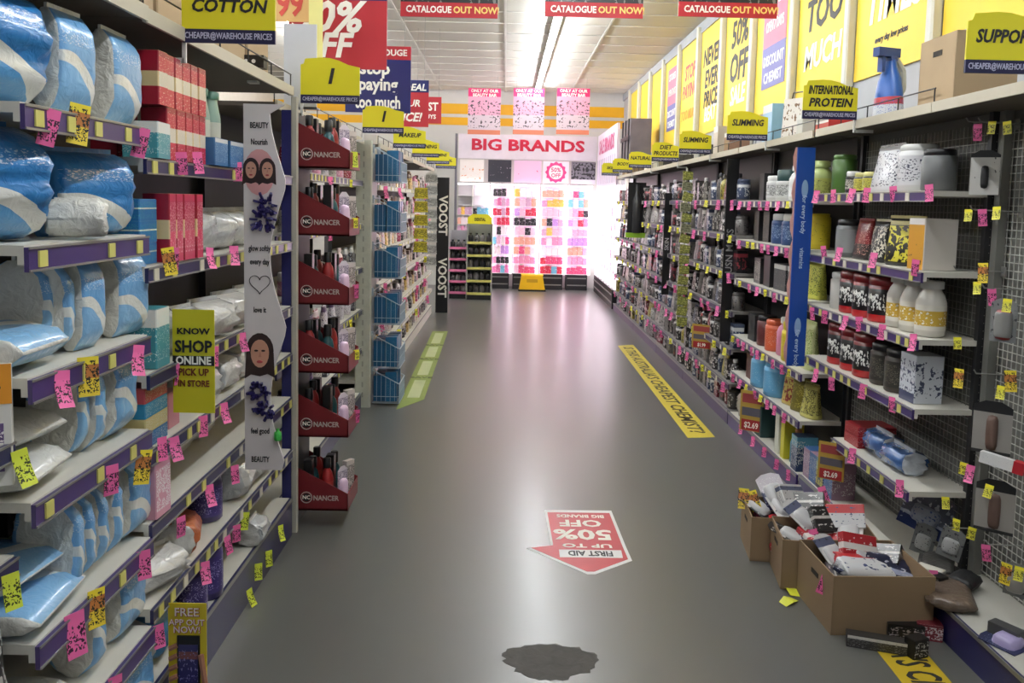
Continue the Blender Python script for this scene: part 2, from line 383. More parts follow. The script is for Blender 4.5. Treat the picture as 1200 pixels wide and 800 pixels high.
RB = [(6.2, 7.8, 'just beyond the tall black sign'), (7.81, 9.2, 'beyond the olive hanging strip'), (9.21, 10.9, 'second beyond the olive hanging strip'), (10.91, 12.98, 'last before the white lit unit')]
GSH = mat((128, 124, 120), .5)
for a, b, wh in RB: bay('shelving_bay', 'dark right shelving bay '+wh, 1, a, b, XRF, DR, ZR3, 2.0, mat((70, 58, 90), .4), deck=.1, back=BLACK, lab=.2, labc='w', shelfm=GSH)

# pegboard bay nearest the camera on the right
o = thing('pegboard_bay', 'near right shelving bay with grey wire grid and hooks', 'shelving', (XRF, 2.55, 0), (0, 0, R(-90)), 'shelving along the aisle')
h = .84
link('back_panel', G().box(-h, h, .31, .34, 0, 2.0).mesh('back_panel', mat((122, 122, 116), .6)), o)
gr = G()
for i in range(54): gr.tube((-h+.01+i*.031, .3, .14), (-h+.01+i*.031, .3, 1.96), .0022, 4)
for i in range(58): gr.tube((-h, .297, .15+i*.0315), (h, .297, .15+i*.0315), .0022, 4)
gr2 = G()
for i in range(40): gr2.tube((-.63+.0315*i, .262, .14), (-.63+.0315*i, .262, 1.96), .002, 4)
for i in range(57): gr2.tube((-.63, .26, .15+.0315*i), (.63, .26, .15+.0315*i), .002, 4)
w2 = link('wire_grid', gr2.mesh('wire_grid', mat((150, 150, 142), .4, .4)), D.objects['shelving_bay.005']); w2['kind'] = 'stuff'
wg = link('wire_grid', gr.mesh('wire_grid', mat((196, 196, 188), .4, .2)), o); wg['kind'] = 'stuff'
for x in (-h+.02, -.12, h-.05): link('upright', G().box(x-.02, x+.02, .262, .296, 0, 2.0).mesh('upright', mat((140, 140, 134), .4, .4)), o)
b = link('base_deck', G().box(-h, h, .012, .31, .1, .13).mesh('base_deck', mat((188, 186, 176), .5)), o)
link('kick_plate', G().box(-h, h, 0, .012, 0, .13).mesh('kick_plate', NAVY), b); link('kick_trim', G().box(-h, h, -.004, 0, .118, .134).mesh('kick_trim', STEEL), b)
link('canopy', G().box(-h, h, 0, .31, 2.0, 2.02, 1).box(-h, h, -.01, 0, 1.99, 2.03).mesh('canopy', mat((196, 188, 168), .5), mat((92, 84, 74), .7)), o)  # slab again dark brown, underside shade put into its colour
s = link('shelf', G().box(.2, h, .1, .3, -.02, 0).mesh('shelf', SHELFW), o, (0, 0, 1.42))
HOOK = G().tube((0, 0, 0), (0, -.19, .006), .0028, 5).tube((0, -.19, .006), (0, -.2, .02), .0028, 5).box(-.016, .016, -.004, .0, -.02, .02).mesh('hook', STEEL)
HK = [at(x, y, X=XRF+.2) for x, y in ((1135, 148), (1165, 145), (1180, 145), (1112, 256), (1135, 250), (1170, 248), (1150, 318), (1120, 326), (1185, 340), (1175, 440), (1130, 430), (1178, 540), (1105, 497), (1112, 610), (1140, 620), (1190, 640))]
for p in HK:
    if 1.75 < p.y < 3.35: link('hook', HOOK, o, (-(p.y-2.55), .29, p.z))

# ---------------------------------------------------------------- product shapes (front faces local -y, base at z=0)
def ring_mesh(name, rings, mats, mfun, seg=16, smooth=True):
    g = G(); vs = [p for r in rings for p in r]; n = len(rings[0]); fs = []; ms = []
    for k in range(len(rings)-1):
        for i in range(n):
            j = (i+1) % n; fs.append((k*n+i, k*n+j, (k+1)*n+j, (k+1)*n+i)); ms.append(mfun(i/n, k/(len(rings)-1)))
    fs.append(tuple(range(n-1, -1, -1))); ms.append(ms[0]); fs.append(tuple(range((len(rings)-1)*n, len(rings)*n))); ms.append(ms[-1])
    g.add(vs, fs, ms, smooth); return g.mesh(name, *mats)
PK = {}
def bag(w, d, h, mf, ms, seed=0, puff=1.0, lump=.05):
    """soft plastic pack: printed front and back, clear sides"""
    k = ('bag', w, d, h, mf.name, ms.name, seed, puff, lump)
    if k in PK: return PK[k]
    rnd = random.Random(seed); seg = 20; rings = []; N = 10
    for j in range(N):
        t = j/(N-1); e = math.sin(math.pi*min(1, max(0, t)))**.3
        sd = max(.1, e)*puff; sw = .93+.07*math.sin(math.pi*t)**.5
        r = []
        for i in range(seg):
            a = 2*math.pi*i/seg; ca, sa = math.cos(a), math.sin(a)
            x = math.copysign(abs(ca)**.3, ca)*w/2*sw; y = math.copysign(abs(sa)**.42, sa)*d/2*sd
            q = 1+rnd.uniform(-lump, lump); r.append((x*q, y*q, t*h+rnd.uniform(-lump, lump)*.25*h*(0 if j in (0, N-1) else 1)))
        rings.append(r)
    def mf_(u, v):
        a = 2*math.pi*(u+.5/seg); return 0 if abs(math.sin(a)) > .62 else 1
    me = ring_mesh('pack_body', rings, (mf, ms), mf_)
    se = G().box(-w*.42, w*.42, -.004, .004, h-.004, h+.014).mesh('top_seal', ms)
    PK[k] = [('pack_body', me), ('top_seal', se)]; return PK[k]
def carton(w, d, h, body, front=None, panel=None, flap=True):
    k = ('cart', w, d, h, body.name, front and front.name, panel and panel.name, flap)
    if k in PK: return PK[k]
    r = [('carton_body', G().cbox(w, d, h, .003, 0, 0, 1 if front else None).mesh('carton_body', body, front or body))]
    if panel: r.append(('front_print', G().box(-w*.4, w*.4, -d/2-.0015, -d/2, h*.16, h*.6).mesh('front_print', panel)))
    if flap: r.append(('top_flap', G().box(-w*.47, w*.47, -d*.48, d*.3, h, h+.0015).mesh('top_flap', body)))
    PK[k] = r; return r
def tub(r, h, body, lid, label=None, lidh=.16, shoulder=.93, neck=.8):
    k = ('tub', r, h, body.name, lid.name, label and label.name, lidh, shoulder, neck)
    if k in PK: return PK[k]
    hb = h*(1-lidh); n = 18
    out = [('tub_body', G().lathe([(r*.9, 0), (r*.97, h*.03), (r*.97, hb*shoulder), (r*neck, hb)], n).mesh('tub_body', body)),
           ('lid', G().lathe([(r*(neck+.06), hb-.004), (r*(neck+.1), hb+.004), (r*(neck+.1), h-.006), (r*neck, h)], n).mesh('lid', lid))]
    if label: out.append(('label', G().lathe([(r*.985, hb*.14), (r*.985, hb*.86)], n, caps=False).mesh('label', label)))
    PK[k] = out; return out
def bottle(r, h, body, cap, label=None, sy=.7, neck=.36, capf=.16):
    k = ('bot', r, h, body.name, cap.name, label and label.name, sy, neck, capf)
    if k in PK: return PK[k]
    hb = h*(1-capf); n = 14
    out = [('bottle_body', G().lathe([(r*.85, 0), (r, h*.03), (r, hb*.72), (r*.8, hb*.88), (r*neck, hb*.96), (r*neck, hb)], n, sy=sy).mesh('bottle_body', body)),
           ('cap', G().lathe([(r*neck*1.25, hb), (r*neck*1.25, h-.004), (r*neck*1.05, h)], 10).mesh('cap', cap))]
    if label: out.append(('label', G().lathe([(r*1.015, hb*.14), (r*1.015, hb*.66)], n, sy=sy, caps=False).mesh('label', label)))
    PK[k] = out; return out
def pouch(w, d, h, m, seal=None, seed=0):
    k = ('pou', w, d, h, m.name, seal and seal.name, seed)
    if k in PK: return PK[k]
    rnd = random.Random(seed); seg = 16; rings = []
    for t in (0, .06, .3, .6, .85, .94):
        dd = d/2*(1-t)**.6*(1.0 if t else .85)+.004; ww = w/2*(1-.06*math.sin(math.pi*t)); r = []
        for i in range(seg):
            a = 2*math.pi*i/seg; ca, sa = math.cos(a), math.sin(a)
            r.append((math.copysign(abs(ca)**.35, ca)*ww, math.copysign(abs(sa)**.7, sa)*dd+rnd.uniform(-.004, .004), t*h))
        rings.append(r)
    PK[k] = [('pouch_body', ring_mesh('pouch_body', rings, (m,), lambda u, v: 0)), ('top_seal', G().box(-w/2, w/2, -.003, .003, h*.93, h).mesh('top_seal', seal or m))]
    return PK[k]
def blister(w, h, d, card, bub, bw=.38, bh=.3):
    k = ('bli', w, h, d, card.name, bub.name, bw, bh)
    if k in PK: return PK[k]
    c = G().prism([(-w/2, 0), (w/2, 0), (w/2, h*.9), (w*.2, h), (-w*.2, h), (-w/2, h*.9)], -.0012, .0012)
    b = G(); ww, hh = w*bw, h*bh; z0 = h*.4; p = []
    for s_, yy in ((1, 0), (.92, -d*.7), (.7, -d)):
        p.append([(ww*s_*math.copysign(abs(math.cos(a))**.5, math.cos(a)), -.0012+yy, z0+hh*s_*math.copysign(abs(math.sin(a))**.5, math.sin(a))) for a in [2*math.pi*i/12+.01 for i in range(12)]])
    vs = [q for r in p for q in r]; fs = [(kk*12+i, kk*12+(i+1) % 12, (kk+1)*12+(i+1) % 12, (kk+1)*12+i) for kk in range(2) for i in range(12)]+[tuple(range(24, 36))]
    b.add(vs, fs, 0, True)
    PK[k] = [('card', c.mesh('card', card)), ('blister', b.mesh('blister', bub))]; return PK[k]
def ticket_mesh(w, h, m, bend=.25):
    g = G(); n = 4; vs = []
    for i in range(n+1):
        z = -h*i/n; y = -bend*h*(i/n)**2
        vs += [(-w/2, y, z), (w/2, y, z), (-w/2, y+.0012, z), (w/2, y+.0012, z)]
    fs = []
    for i in range(n):
        a = i*4; fs += [(a, a+1, a+5, a+4), (a+2, a+6, a+7, a+3), (a, a+4, a+6, a+2), (a+1, a+3, a+7, a+5)]
    fs += [(0, 2, 3, 1), (n*4, n*4+1, n*4+3, n*4+2)]
    g.add(vs, fs); return g.mesh('ticket', m)
TK = {'pink': [ticket_mesh(.032, .068, PINKT, b) for b in (-.1, .1, .35)], 'yellow': [ticket_mesh(.03, .05, YELT, b) for b in (.05, .25)],
      'lime': [ticket_mesh(.034, .075, LIMET, b) for b in (.1, .3)], 'promo': [ticket_mesh(.04, .08, PROMO, .08)]}
TKD = {'pink': 'pink price ticket', 'yellow': 'small yellow price ticket', 'lime': 'lime yellow price ticket', 'promo': 'yellow promotional price card'}
def ticket(side, Y, z, kind, where, X=None, s=1, yaw=None, tilt=0):
    if X is None: X = (XLF+.012) if side < 0 else (XRF-.012)
    yw = (R(48) if side < 0 else R(-48)) if yaw is None else yaw
    yw += random.uniform(-.3, .3)
    put([('ticket', random.choice(TK[kind]))], 'price_ticket', TKD[kind], 'price ticket', (X, Y, z), 0, where, 'price tickets on shelf edges', (0, random.uniform(-.14, .14)+tilt, yw), s)

def row(side, Y0, z, X, items, where, jit=.004, facing=None):
    """items: list of (parts, name, desc, cat, width, [extra]) set one after another from Y0 away from the camera"""
    y = Y0
    for it in items:
        parts, name, desc, cat, wd = it[:5]; ex = it[5] if len(it) > 5 else {}
        if parts is None: y += wd; continue
        rz = SIDE[side]+ex.get('turn', 0)+random.uniform(-.05, .05)
        x = X+(-side)*0+side*ex.get('in', 0)
        put(parts, name, desc, cat, (x+random.uniform(-jit, jit), y+wd/2, z+ex.get('z', 0)), 0, where, ex.get('group'), ex.get('rot') or (0, 0, rz), ex.get('sc'))
        y += wd
    return y
def gl(n, bayname): return f"on {bayname}'s {n} shelf"

# ---------------------------------------------------------------- left: cotton bay
CB = cotton_print((108, 165, 214), (132, 182, 222)); CB2 = cotton_print((44, 122, 186), (88, 156, 208), 1); CB3 = cotton_print((120, 172, 216), (96, 152, 206), -1, -1)
CB4 = cotton_print((116, 170, 216), (138, 186, 224), 1); CLEARB = crumple((70, 136, 192), .3, .7, .8, 20, .16)
def cot(i, w, d, h): return bag(w, d, h, (CB, CB3)[i % 2], COTTON, i, 1.0, .06)
CGR = 'blue and white cotton wool packs'
def cp(i, w, d, h, **k):
    k.setdefault('group', CGR); return (cot(i, w, d, h), 'cotton_pack', 'blue and white cotton pack', 'cotton pack', w, k)
def lying(i, w, d, h, Y, X, z, where, yaw=0, desc='white cotton pack lying flat', roll=0):
    # laid on its back: the printed front turned up
    put(bag(w, d, h, CB if i % 2 else crumple((216, 218, 214), .35, .6, .9, 24, .1), COTTON, i+40, .9, .05), 'cotton_pack', desc, 'cotton pack', (X, Y, z+d/2), 0, where, CGR, (R(-90)+roll, 0, yaw))
n = 'left cotton bay'
def soft(w, d, h, mf, ms, seed=0, lump=.02):
    """upright soft pack: flat bulging printed faces, lumpy cotton sides"""
    k = ('soft', w, d, h, mf.name, ms.name, seed, lump)
    if k in PK: return PK[k]
    rnd = random.Random(seed); seg = 28; rings = []; N = 13
    for j in range(N):
        t = j/(N-1); e = max(.22, 1-abs(2*t-1)**5)
        sw = 1-.06*abs(2*t-1)**3; r = []; off = rnd.uniform(-1, 1)*lump*d
        for i in range(seg):
            a = 2*math.pi*(i+.5)/seg; ca, sa = math.cos(a), math.sin(a)
            x = math.copysign(abs(ca)**.24, ca)*w/2*sw; y = math.copysign(abs(sa)**.34, sa)*d/2*e
            side = abs(ca) > .8
            q = rnd.uniform(-1, 1)*(.06 if side else lump)
            r.append((x*(1+q*.6), y*(1+q)+off, t*h))
        rings.append(r)
    me = ring_mesh('pack_body', rings, (mf, ms), lambda u, v: 0 if abs(math.sin(2*math.pi*(u+1/seg))) > .5 else 1)
    PK[k] = [('pack_body', me), ('top_seal', G().box(-w*.44, w*.44, -.004, .004, h-.006, h+.012).mesh('top_seal', ms))]
    return PK[k]
def stand_pack(i, px0, px1, z, h, where, d=.1, big=False, turn=-.12, X=-1.0, desc=None):
    ya, yb = [-X*1000/(593-p) for p in (px0, px1)]; w_ = round(min(yb-ya, .26), 3)
    m = CB2 if big else (CB, CB4)[i % 2]
    put(soft(w_, d, h, m, CLEARB if big else COTTON, i, .05 if big else .02), 'cotton_bag' if big else 'cotton_pack', desc or ('large glossy blue cotton bag' if big else 'blue and white cotton pack'), 'cotton pack', (X-d/2, (ya+yb)/2, z), 0, where, CGR, (0, random.uniform(-.04, .04), R(90)+turn))
stand_pack(1, -30, 84, 1.782, .255, gl('top', n), .26, True, -.3, -1.02); stand_pack(2, 88, 118, 1.782, .235, gl('top', n), .1, turn=-.2); stand_pack(3, 144, 172, 1.782, .235, gl('top', n), .1, turn=-.05)
stand_pack(4, -30, 84, 1.492, .245, gl('second', n), .26, True, -.35, -1.02); stand_pack(5, 100, 160, 1.492, .21, gl('second', n), .16, True, -.3, -1.02, 'slumped smaller blue cotton bag')
put(bag(.14, .1, .12, COTTON, COTTON, 17, 1, .1), 'cotton_pack', 'clear white cotton bag slumped', 'cotton pack', (-.995, 1.98, 1.54), 0, gl('second', n), CGR, (R(-88), 0, R(20)), (.9, .9, .8))
for i, (a_, b_) in enumerate(((56, 66), (84, 92), (104, 126), (150, 176))): stand_pack(6+i, a_, b_, 1.217, .222, gl('third', n), (.16, .14, .09, .09)[i], turn=(0, 0, -.1, -.15)[i], X=(-1.06, -1.02, -1.0, -1.0)[i])
lying(3, .22, .1, .27, 1.84, -.99, 1.217, gl('third', n), R(92), 'blue labelled cotton pack lying flat'); lying(4, .16, .1, .25, 1.77, -1.31, 1.217, gl('third', n), R(0), 'white cotton pack lying at the back')
for i, (a_, b_) in enumerate(((94, 104), (118, 126), (140, 162))): stand_pack(10+i, a_, b_, .952, .235, gl('fourth', n), .14, turn=0, X=(-1.02, -1.0, -.995)[i])
lying(6, .2, .08, .26, 1.86, -.99, .952, gl('fourth', n), R(96)); lying(8, .19, .07, .25, 1.87, -1.02, 1.035, gl('fourth', n), R(84), 'white cotton pack lying on another'); lying(10, .14, .08, .22, 1.78, -1.32, .952, gl('fourth', n), R(2), 'white cotton pack lying at the back')
for i, (a_, b_) in enumerate(((88, 96), (104, 110), (120, 126), (136, 142), (156, 178))): stand_pack(13+i, a_, b_, .642, .235, gl('fifth', n), .16, turn=0, X=-.995)
lying(7, .26, .07, .3, 1.875, -.985, .642, gl('fifth', n), R(95), 'blue labelled cotton pack lying flat'); lying(9, .24, .06, .28, 1.87, -1.04, .715, gl('fifth', n), R(86), 'blue labelled cotton pack lying on another')
for i, (a_, b_) in enumerate(((108, 120), (142, 170))): stand_pack(18+i, a_, b_, .382, .22, gl('sixth', n), .14, turn=0, X=-1.0)
lying(12, .2, .08, .24, 1.86, -1.0, .382, gl('sixth', n), R(95)); lying(14, .14, .08, .2, 1.77, -1.32, .382, gl('sixth', n), R(0), 'white cotton pack lying at the back')
for i, (a_, b_) in enumerate(((110, 140), (146, 176))): stand_pack(21+i, a_, b_, .122, .2, "on left cotton bay's bottom deck", .12)
# left end bay at the photo edge
for k, (z, yy) in enumerate(((1.092, 1.6), (.847, 1.62), (.552, 1.6))):
    lying(20+k, .18, .07, .2, yy, -1.12, z, ('on upper', 'on middle', 'on lower')[k]+' shelf of left end bay', R(90))
put(pouch(.13, .06, .17, pm((26, 26, 28), (), (210, 210, 206), .5, 4, 4), None, 33), 'net_pouch', 'black and white patterned pouch', 'pouch', (-1.05, 1.66, .552), R(90), 'on lower shelf of left end bay')
b1 = thing('hanging_box', 'white and orange hanging carton with purple print at left edge', 'carton', (-1.045, 1.71, 1.0), (0, 0, R(25)))
link('carton_body', G().cbox(.09, .03, .25, .002).mesh('carton_body', mat((224, 222, 214), .5)), b1)
link('header_band', G().box(-.046, .046, -.017, -.015, .17, .252).mesh('header_band', mat((228, 150, 40), .5)), b1)
link('front_print', G().box(-.03, .03, -.017, -.015, .03, .13).mesh('front_print', pm((98, 76, 120), (), (230, 226, 226), .45, 8, 10)), b1)
text('SOAP', .022, INKD, b1, (0, -.018, .2))
for (px, py, k, sh) in ((57, 128, 'pink', 0), (90, 122, 'promo', 0), (163, 150, 'pink', 0), (68, 434, 'pink', 2), (98, 418, 'promo', 2), (157, 404, 'pink', 2), (125, 545, 'pink', 3), (165, 527, 'promo', 3), (108, 690, 'promo', 4), (82, 718, 'pink', 4), (163, 645, 'pink', 4), (130, 792, 'pink', 5)):
    p = at(px+6, py, X=XLF+.014); ticket(-1, p.y, p.z, k, gl(NAMES7[sh], n), s=1.15 if (px, k) != (82, 'pink') else 1.5, tilt=.1)
for px, py, z in ((22, 527, 1.09), (12, 672, .845)):
    p = at(px, py, X=XLF-.015); ticket(-1, p.y, p.z, 'lime', 'on left end bay', X=XLF-.015, s=1.0)

# ---------------------------------------------------------------- left: hair dye bay
n = 'hair dye bay'
HD = pm((190, 28, 66), ((.34, .62, (214, 206, 190)), (.9, 1, (150, 20, 50))), (240, 225, 215), .36, 10, 14, zone=(.02, .95)); HDS = pm((150, 22, 44), ((.34, .62, (220, 200, 150)),))
HD2 = pm((206, 62, 96), ((.45, 1, (178, 34, 76)), (.9, 1, (190, 40, 80))), (240, 190, 190), .42, 12, 16)
TEAL = pm((70, 150, 160), ((.7, 1, (225, 225, 220)),), (210, 225, 225), .4); SKY = pm((42, 112, 166), ((.55, .62, (220, 220, 200)),), (80, 170, 160), .4)
def hd(m, t='lower tier'): return (carton(.062, .08, .15, HDS, m), 'hair_dye_box', t+' hair dye box', 'carton', .064, {'group': 'red hair dye boxes'})
row(-1, 2.40, 1.702, -1.03, [(carton(.1, .1, .1, TEAL), 'facial_tissue_box', 'teal and white carton', 'carton', .12)], gl('top', n))
y1 = row(-1, 2.525, 1.702, -1.03, [hd(HD) for _ in range(5)], gl('top', n))
row(-1, 2.46, 1.855, -1.03, [hd(HD, 'upper tier') for _ in range(6)], gl('top', n))
for k in range(2): put(carton(.07, .08, .151, HDS, HD), 'hair_dye_box', 'red hair dye box at the back', 'carton', (-1.16, 2.52+.07*k, 1.702), 0, gl('top', n), 'red hair dye boxes', (0, 0, R(90)))
GRN = mat((150, 176, 160), .35)
row(-1, 2.86, 1.702, -1.08, [(bottle(.036, .27, GRN, mat((60, 110, 90), .4), mat((206, 206, 190), .4), 1, .7, .1), 'shampoo_bottle', 'tall pale green bottle', 'bottle', .11)]*3, gl('top', n))
row(-1, 2.85, 1.702, -1.0, [(carton(.14, .06, .09, mat((56, 104, 150), .4), pm((60, 116, 168), ((.85, 1, (220, 220, 220)),), (180, 210, 220), .4)), 'wipes_pack', 'short blue wipes pack', 'carton', .17)]*2, gl('top', n))
put(carton(.11, .09, .06, SKY), 'wipes_pack', 'blue wipes pack', 'carton', (-1.06, 2.44, 1.402), R(90), gl('second', n))
for k in range(1, 3): put(carton(.11, .09, .06, SKY), 'wipes_pack', ('', 'blue wipes pack stacked second', 'blue wipes pack stacked topmost')[k], 'carton', (-1.06, 2.44, 1.402+.0615*k), R(88), gl('second', n))
row(-1, 2.51, 1.402, -1.02, [(carton(.05, .08, .2, HDS, HD2), 'hair_dye_box', 'pink windowed hair dye box', 'carton', .052, {'group': 'red hair dye boxes'})]*5, gl('second', n))
SILV = crumple((196, 198, 196), .25, .8, 1, 18, .2); WBAG = crumple((214, 212, 206), .3, .7, 1, 20, .14); ORB = crumple((196, 108, 66), .35, .5, .8, 20, .14)
row(-1, 2.86, 1.402, -1.1, [(bag(.18, .16, .14, SILV, SILV, 60+i, 1, .12), 'plastic_bag_pack', 'clear plastic wrapped pack', 'plastic pack', .2, {'turn': -.2}) for i in range(4)], gl('second', n))
row(-1, 2.40, 1.102, -1.05, [(carton(.1, .12, .17, TEAL, TEAL), 'wipes_pack', 'teal wipes pack', 'carton', .13)], gl('third', n))
row(-1, 2.62, 1.102, -1.06, [(bag(.2, .18, .13, WBAG, SILV, 70+i, 1, .12), 'plastic_bag_pack', 'white plastic wrapped pack', 'plastic pack', .24, {'turn': -.2}) for i in range(4)], gl('third', n))
for k, c in enumerate(((42, 110, 160), (206, 190, 130), (40, 130, 170), (190, 80, 90))):
    put(carton(.16, .14, .042, mat(c, .35), pm(c, (), (225, 225, 215), .4)), 'wipes_pack', ('blue', 'cream striped', 'light blue', 'pink topped')[k]+' flat wipes pack', 'carton', (-1.07, 2.44, .882+.0435*k), R(90), gl('fourth', n))
put(carton(.09, .08, .11, mat((196, 130, 140), .4)), 'skincare_box', 'dusty pink carton', 'carton', (-1.06, 2.62, .882), R(90), gl('fourth', n))
row(-1, 2.82, .882, -1.08, [(bag(.17, .17, .12, WBAG, SILV, 80+i, 1, .12), 'plastic_bag_pack', 'white and red plastic pack', 'plastic pack', .22) for i in range(4)], gl('fourth', n))
row(-1, 2.37, .672, -1.03, [(carton(.1, .1, .16, mat((206, 150, 165), .4), pm((214, 150, 170), (), (240, 235, 235), .5)), 'skincare_box', 'pink speckled carton', 'carton', .12), (carton(.1, .1, .12, mat((190, 130, 90), .5)), 'skincare_box', 'orange brown carton', 'carton', .11, {'in': .1})], gl('fifth', n))
row(-1, 2.85, .672, -1.2, [(bag(.2, .16, .11, WBAG, ORB, 90+i, 1, .12), 'plastic_bag_pack', 'white and orange plastic pack', 'plastic pack', .25) for i in range(2)], gl('fifth', n))
PUR = mat((54, 42, 96), .35, coat=.4); PURL = pm((60, 48, 110), (), (170, 160, 210), .4)
row(-1, 2.36, .422, -1.08, [(bag(.24, .2, .1, WBAG, WBAG, 95, 1, .12), 'plastic_bag_pack', 'low white plastic pack', 'plastic pack', .26, {'turn': -.4}), (None, '', '', '', .06), (bag(.18, .16, .11, ORB, WBAG, 96, 1, .1), 'plastic_bag_pack', 'orange ended plastic pack', 'plastic pack', .2, {'turn': .3}), (None, '', '', '', .1), (tub(.065, .17, PUR, PUR, PURL, .1), 'purple_tub', 'dark purple tub', 'tub', .14, {'in': .0}), (None, '', '', '', .1), (bag(.2, .2, .14, WBAG, SILV, 97, 1, .13), 'plastic_bag_pack', 'crumpled white plastic pack', 'plastic pack', .2), (bag(.2, .2, .12, WBAG, SILV, 98, 1, .13), 'plastic_bag_pack', 'crumpled white plastic pack', 'plastic pack', .22)], gl('sixth', n))
row(-1, 2.4, .182, -1.1, [(bag(.2, .2, .15, crumple((60, 120, 160)), SILV, 99, 1, .1), 'plastic_bag_pack', 'blue plastic pack', 'plastic pack', .3), (tub(.06, .2, PUR, PUR, PURL, .1), 'purple_tub', 'dark purple tub', 'tub', .16, {'in': -.06}), (tub(.06, .2, PUR, WHITE, PURL, .1), 'purple_tub', 'purple tub with white lid', 'tub', .16, {'in': -.06}), (None, '', '', '', .3), (bag(.12, .12, .1, SILV, WBAG, 101, 1, .16), 'plastic_bag_pack', 'small crumpled clear pack', 'plastic pack', .2, {'in': -.08})], "on hair dye bay's bottom deck")
for (px, py, sh, k) in ((212, 178, 0, 'pink'), (231, 178, 0, 'pink'), (278, 190, 0, 'pink'), (196, 290, 1, 'promo'), (246, 290, 1, 'pink'), (274, 288, 1, 'pink'), (203, 290, 1, 'pink'),
                        (190, 512, 3, 'pink'), (203, 512, 3, 'pink'), (238, 487, 3, 'pink'), (262, 472, 3, 'pink'), (275, 545, 4, 'pink'), (245, 568, 4, 'pink'), (212, 605, 4, 'pink'), (240, 658, 5, 'pink'), (266, 628, 5, 'pink'), (277, 615, 5, 'pink'), (185, 732, 5, 'pink')):
    p = at(px, py, X=XLF+.004); ticket(-1, p.y, p.z, k, gl(NAMES7[sh], n), X=XLF+.004, s=1.0)
for px, py in ((292, 690), (303, 660), (315, 645), (329, 615), (288, 600)):
    p = at(px, py, X=XLF+.004); ticket(-1, p.y, p.z, 'lime', "on hair dye bay's bottom deck", X=XLF+.004, s=.9)
for k in range(4): put([('ticket', TK['pink'][k % 3])], 'price_ticket', 'pink price ticket', 'price ticket', (XLF+.004, 2.55+.3*k, 1.095), 0, gl('third', n), 'price tickets on shelf edges', (0, random.uniform(-.1, .1), R(50)))
# cartons stored on the left canopies
for k, (yy, ww, hh) in enumerate(((1.98, .4, .46), (2.42, .42, .5), (2.87, .42, .44), (3.32, .42, .48), (3.72, .3, .4))):
    put([('carton_body', G().cbox(ww, .3, hh, .004).mesh('carton_body', CARDL)), ('tape', G().box(-.025, .025, -.152, .15, hh, hh+.001).box(-.025, .025, -.152, -.15, hh-.09, hh).mesh('tape', mat((190, 166, 120), .3)))], 'storage_carton', 'brown storage carton', 'cardboard box', (-1.22, yy, 2.092), R(90), 'on top of left near shelving', 'cartons stored on top')
# ---------------------------------------------------------------- yellow header signs standing out over the aisle
def header(x0, x1, Y, z0, word, label, cat='header sign', strip='CHEAPER@WAREHOUSE PRICES', sz=.06, arm=1, hgt=.17):
    o = thing('header_sign', label, cat, ((x0+x1)/2, Y, z0), (0, 0, 0), 'yellow aisle header signs')
    w_ = (x1-x0)/2
    t_ = hgt+.015; pts = [(-w_, .04), (w_, .04), (w_, t_*.8), (w_*.62, t_*.85), (w_*.3, t_*.94), (0, t_*.99), (-w_*.3, t_), (-w_*.85, t_*.97), (-w_*.9, t_*.86), (-w_, t_*.84)]
    link('board', G().prism(pts, -.004, .004).mesh('board', YEL), o)
    link('price_band', G().box(-w_, w_, -.005, .005, 0, .04).mesh('price_band', mat((24, 24, 66), .4)), o)
    text(strip, .026, mat((190, 190, 214), .5, var=0), o, (0, -.0058, .02), sx=min(1, 1.9*w_/(len(strip)*.016)), bold=.01)
    if word:
        ls = word.split('\n')
        for i, s in enumerate(ls): text(s, sz, INKD, o, (0, -.005, .04+(hgt-.03)*(.5 if len(ls) == 1 else (.68, .26)[i])), bold=.03, shear=.2, sx=min(1, 1.75*w_/(max(1, len(s))*sz*.64)))
    ax = -w_*.98 if arm < 0 else w_*.98           # bracket clamping the board to the shelf canopy
    link('bracket', G().box(ax-.006, ax+.006, .004, .012, -.06, .13).box(min(ax, ax+arm*.09), max(ax, ax+arm*.09), .004, .012, -.06, -.045).mesh('bracket', WHITE), o)
    return o
header(-.985, -.705, 2.63, at(272, 51, Y=2.63).z, 'COTTON', 'yellow cotton header sign above the left cotton packs', sz=.052, arm=-1, hgt=.165)
LH = [(4.14, '1', 'nearer yellow sign numbered one above the red makeup displays'), (5.9, '1', 'farther yellow sign numbered one above the white slotted post'), (7.5, 'MAKEUP', 'first small yellow header sign beyond the farther numbered one'), (9.0, 'TANNING', 'second small yellow header sign beyond the farther numbered one'), (10.6, 'VITAMINS', 'third small yellow header sign beyond the farther numbered one'), (12.0, 'HERBAL', 'yellow header sign above the black vertical voost panel')]
for Y, wd, lb in LH: header(-.99, -.71, Y, 2.05, wd, lb, sz=.1 if wd == '1' else .05, arm=-1, hgt=.2 if Y < 5 else .17)
RH = [(2.67, 'SUPPORTS', 'yellow supports header sign at the right photo edge'), (4.12, 'INTERNATIONAL\nPROTEIN', 'yellow international protein header sign above the blue divider'), (5.52, 'SLIMMING', 'yellow header sign above the tall black sign, third on right'), (7.03, 'SLIMMING', 'fourth yellow header sign on the right, above dark shelving'), (8.35, 'DIET\nPRODUCTS', 'fifth yellow header sign on the right, two words'), (9.9, 'NATURAL', 'sixth yellow header sign on the right'), (11.4, 'BODY', 'seventh yellow header sign on the right'), (12.7, 'SKIN', 'last yellow header sign before the white lit unit')]
for Y, wd, lb in RH: header(1.405, 1.665, Y, 2.03, wd, lb, sz=.055, arm=1)

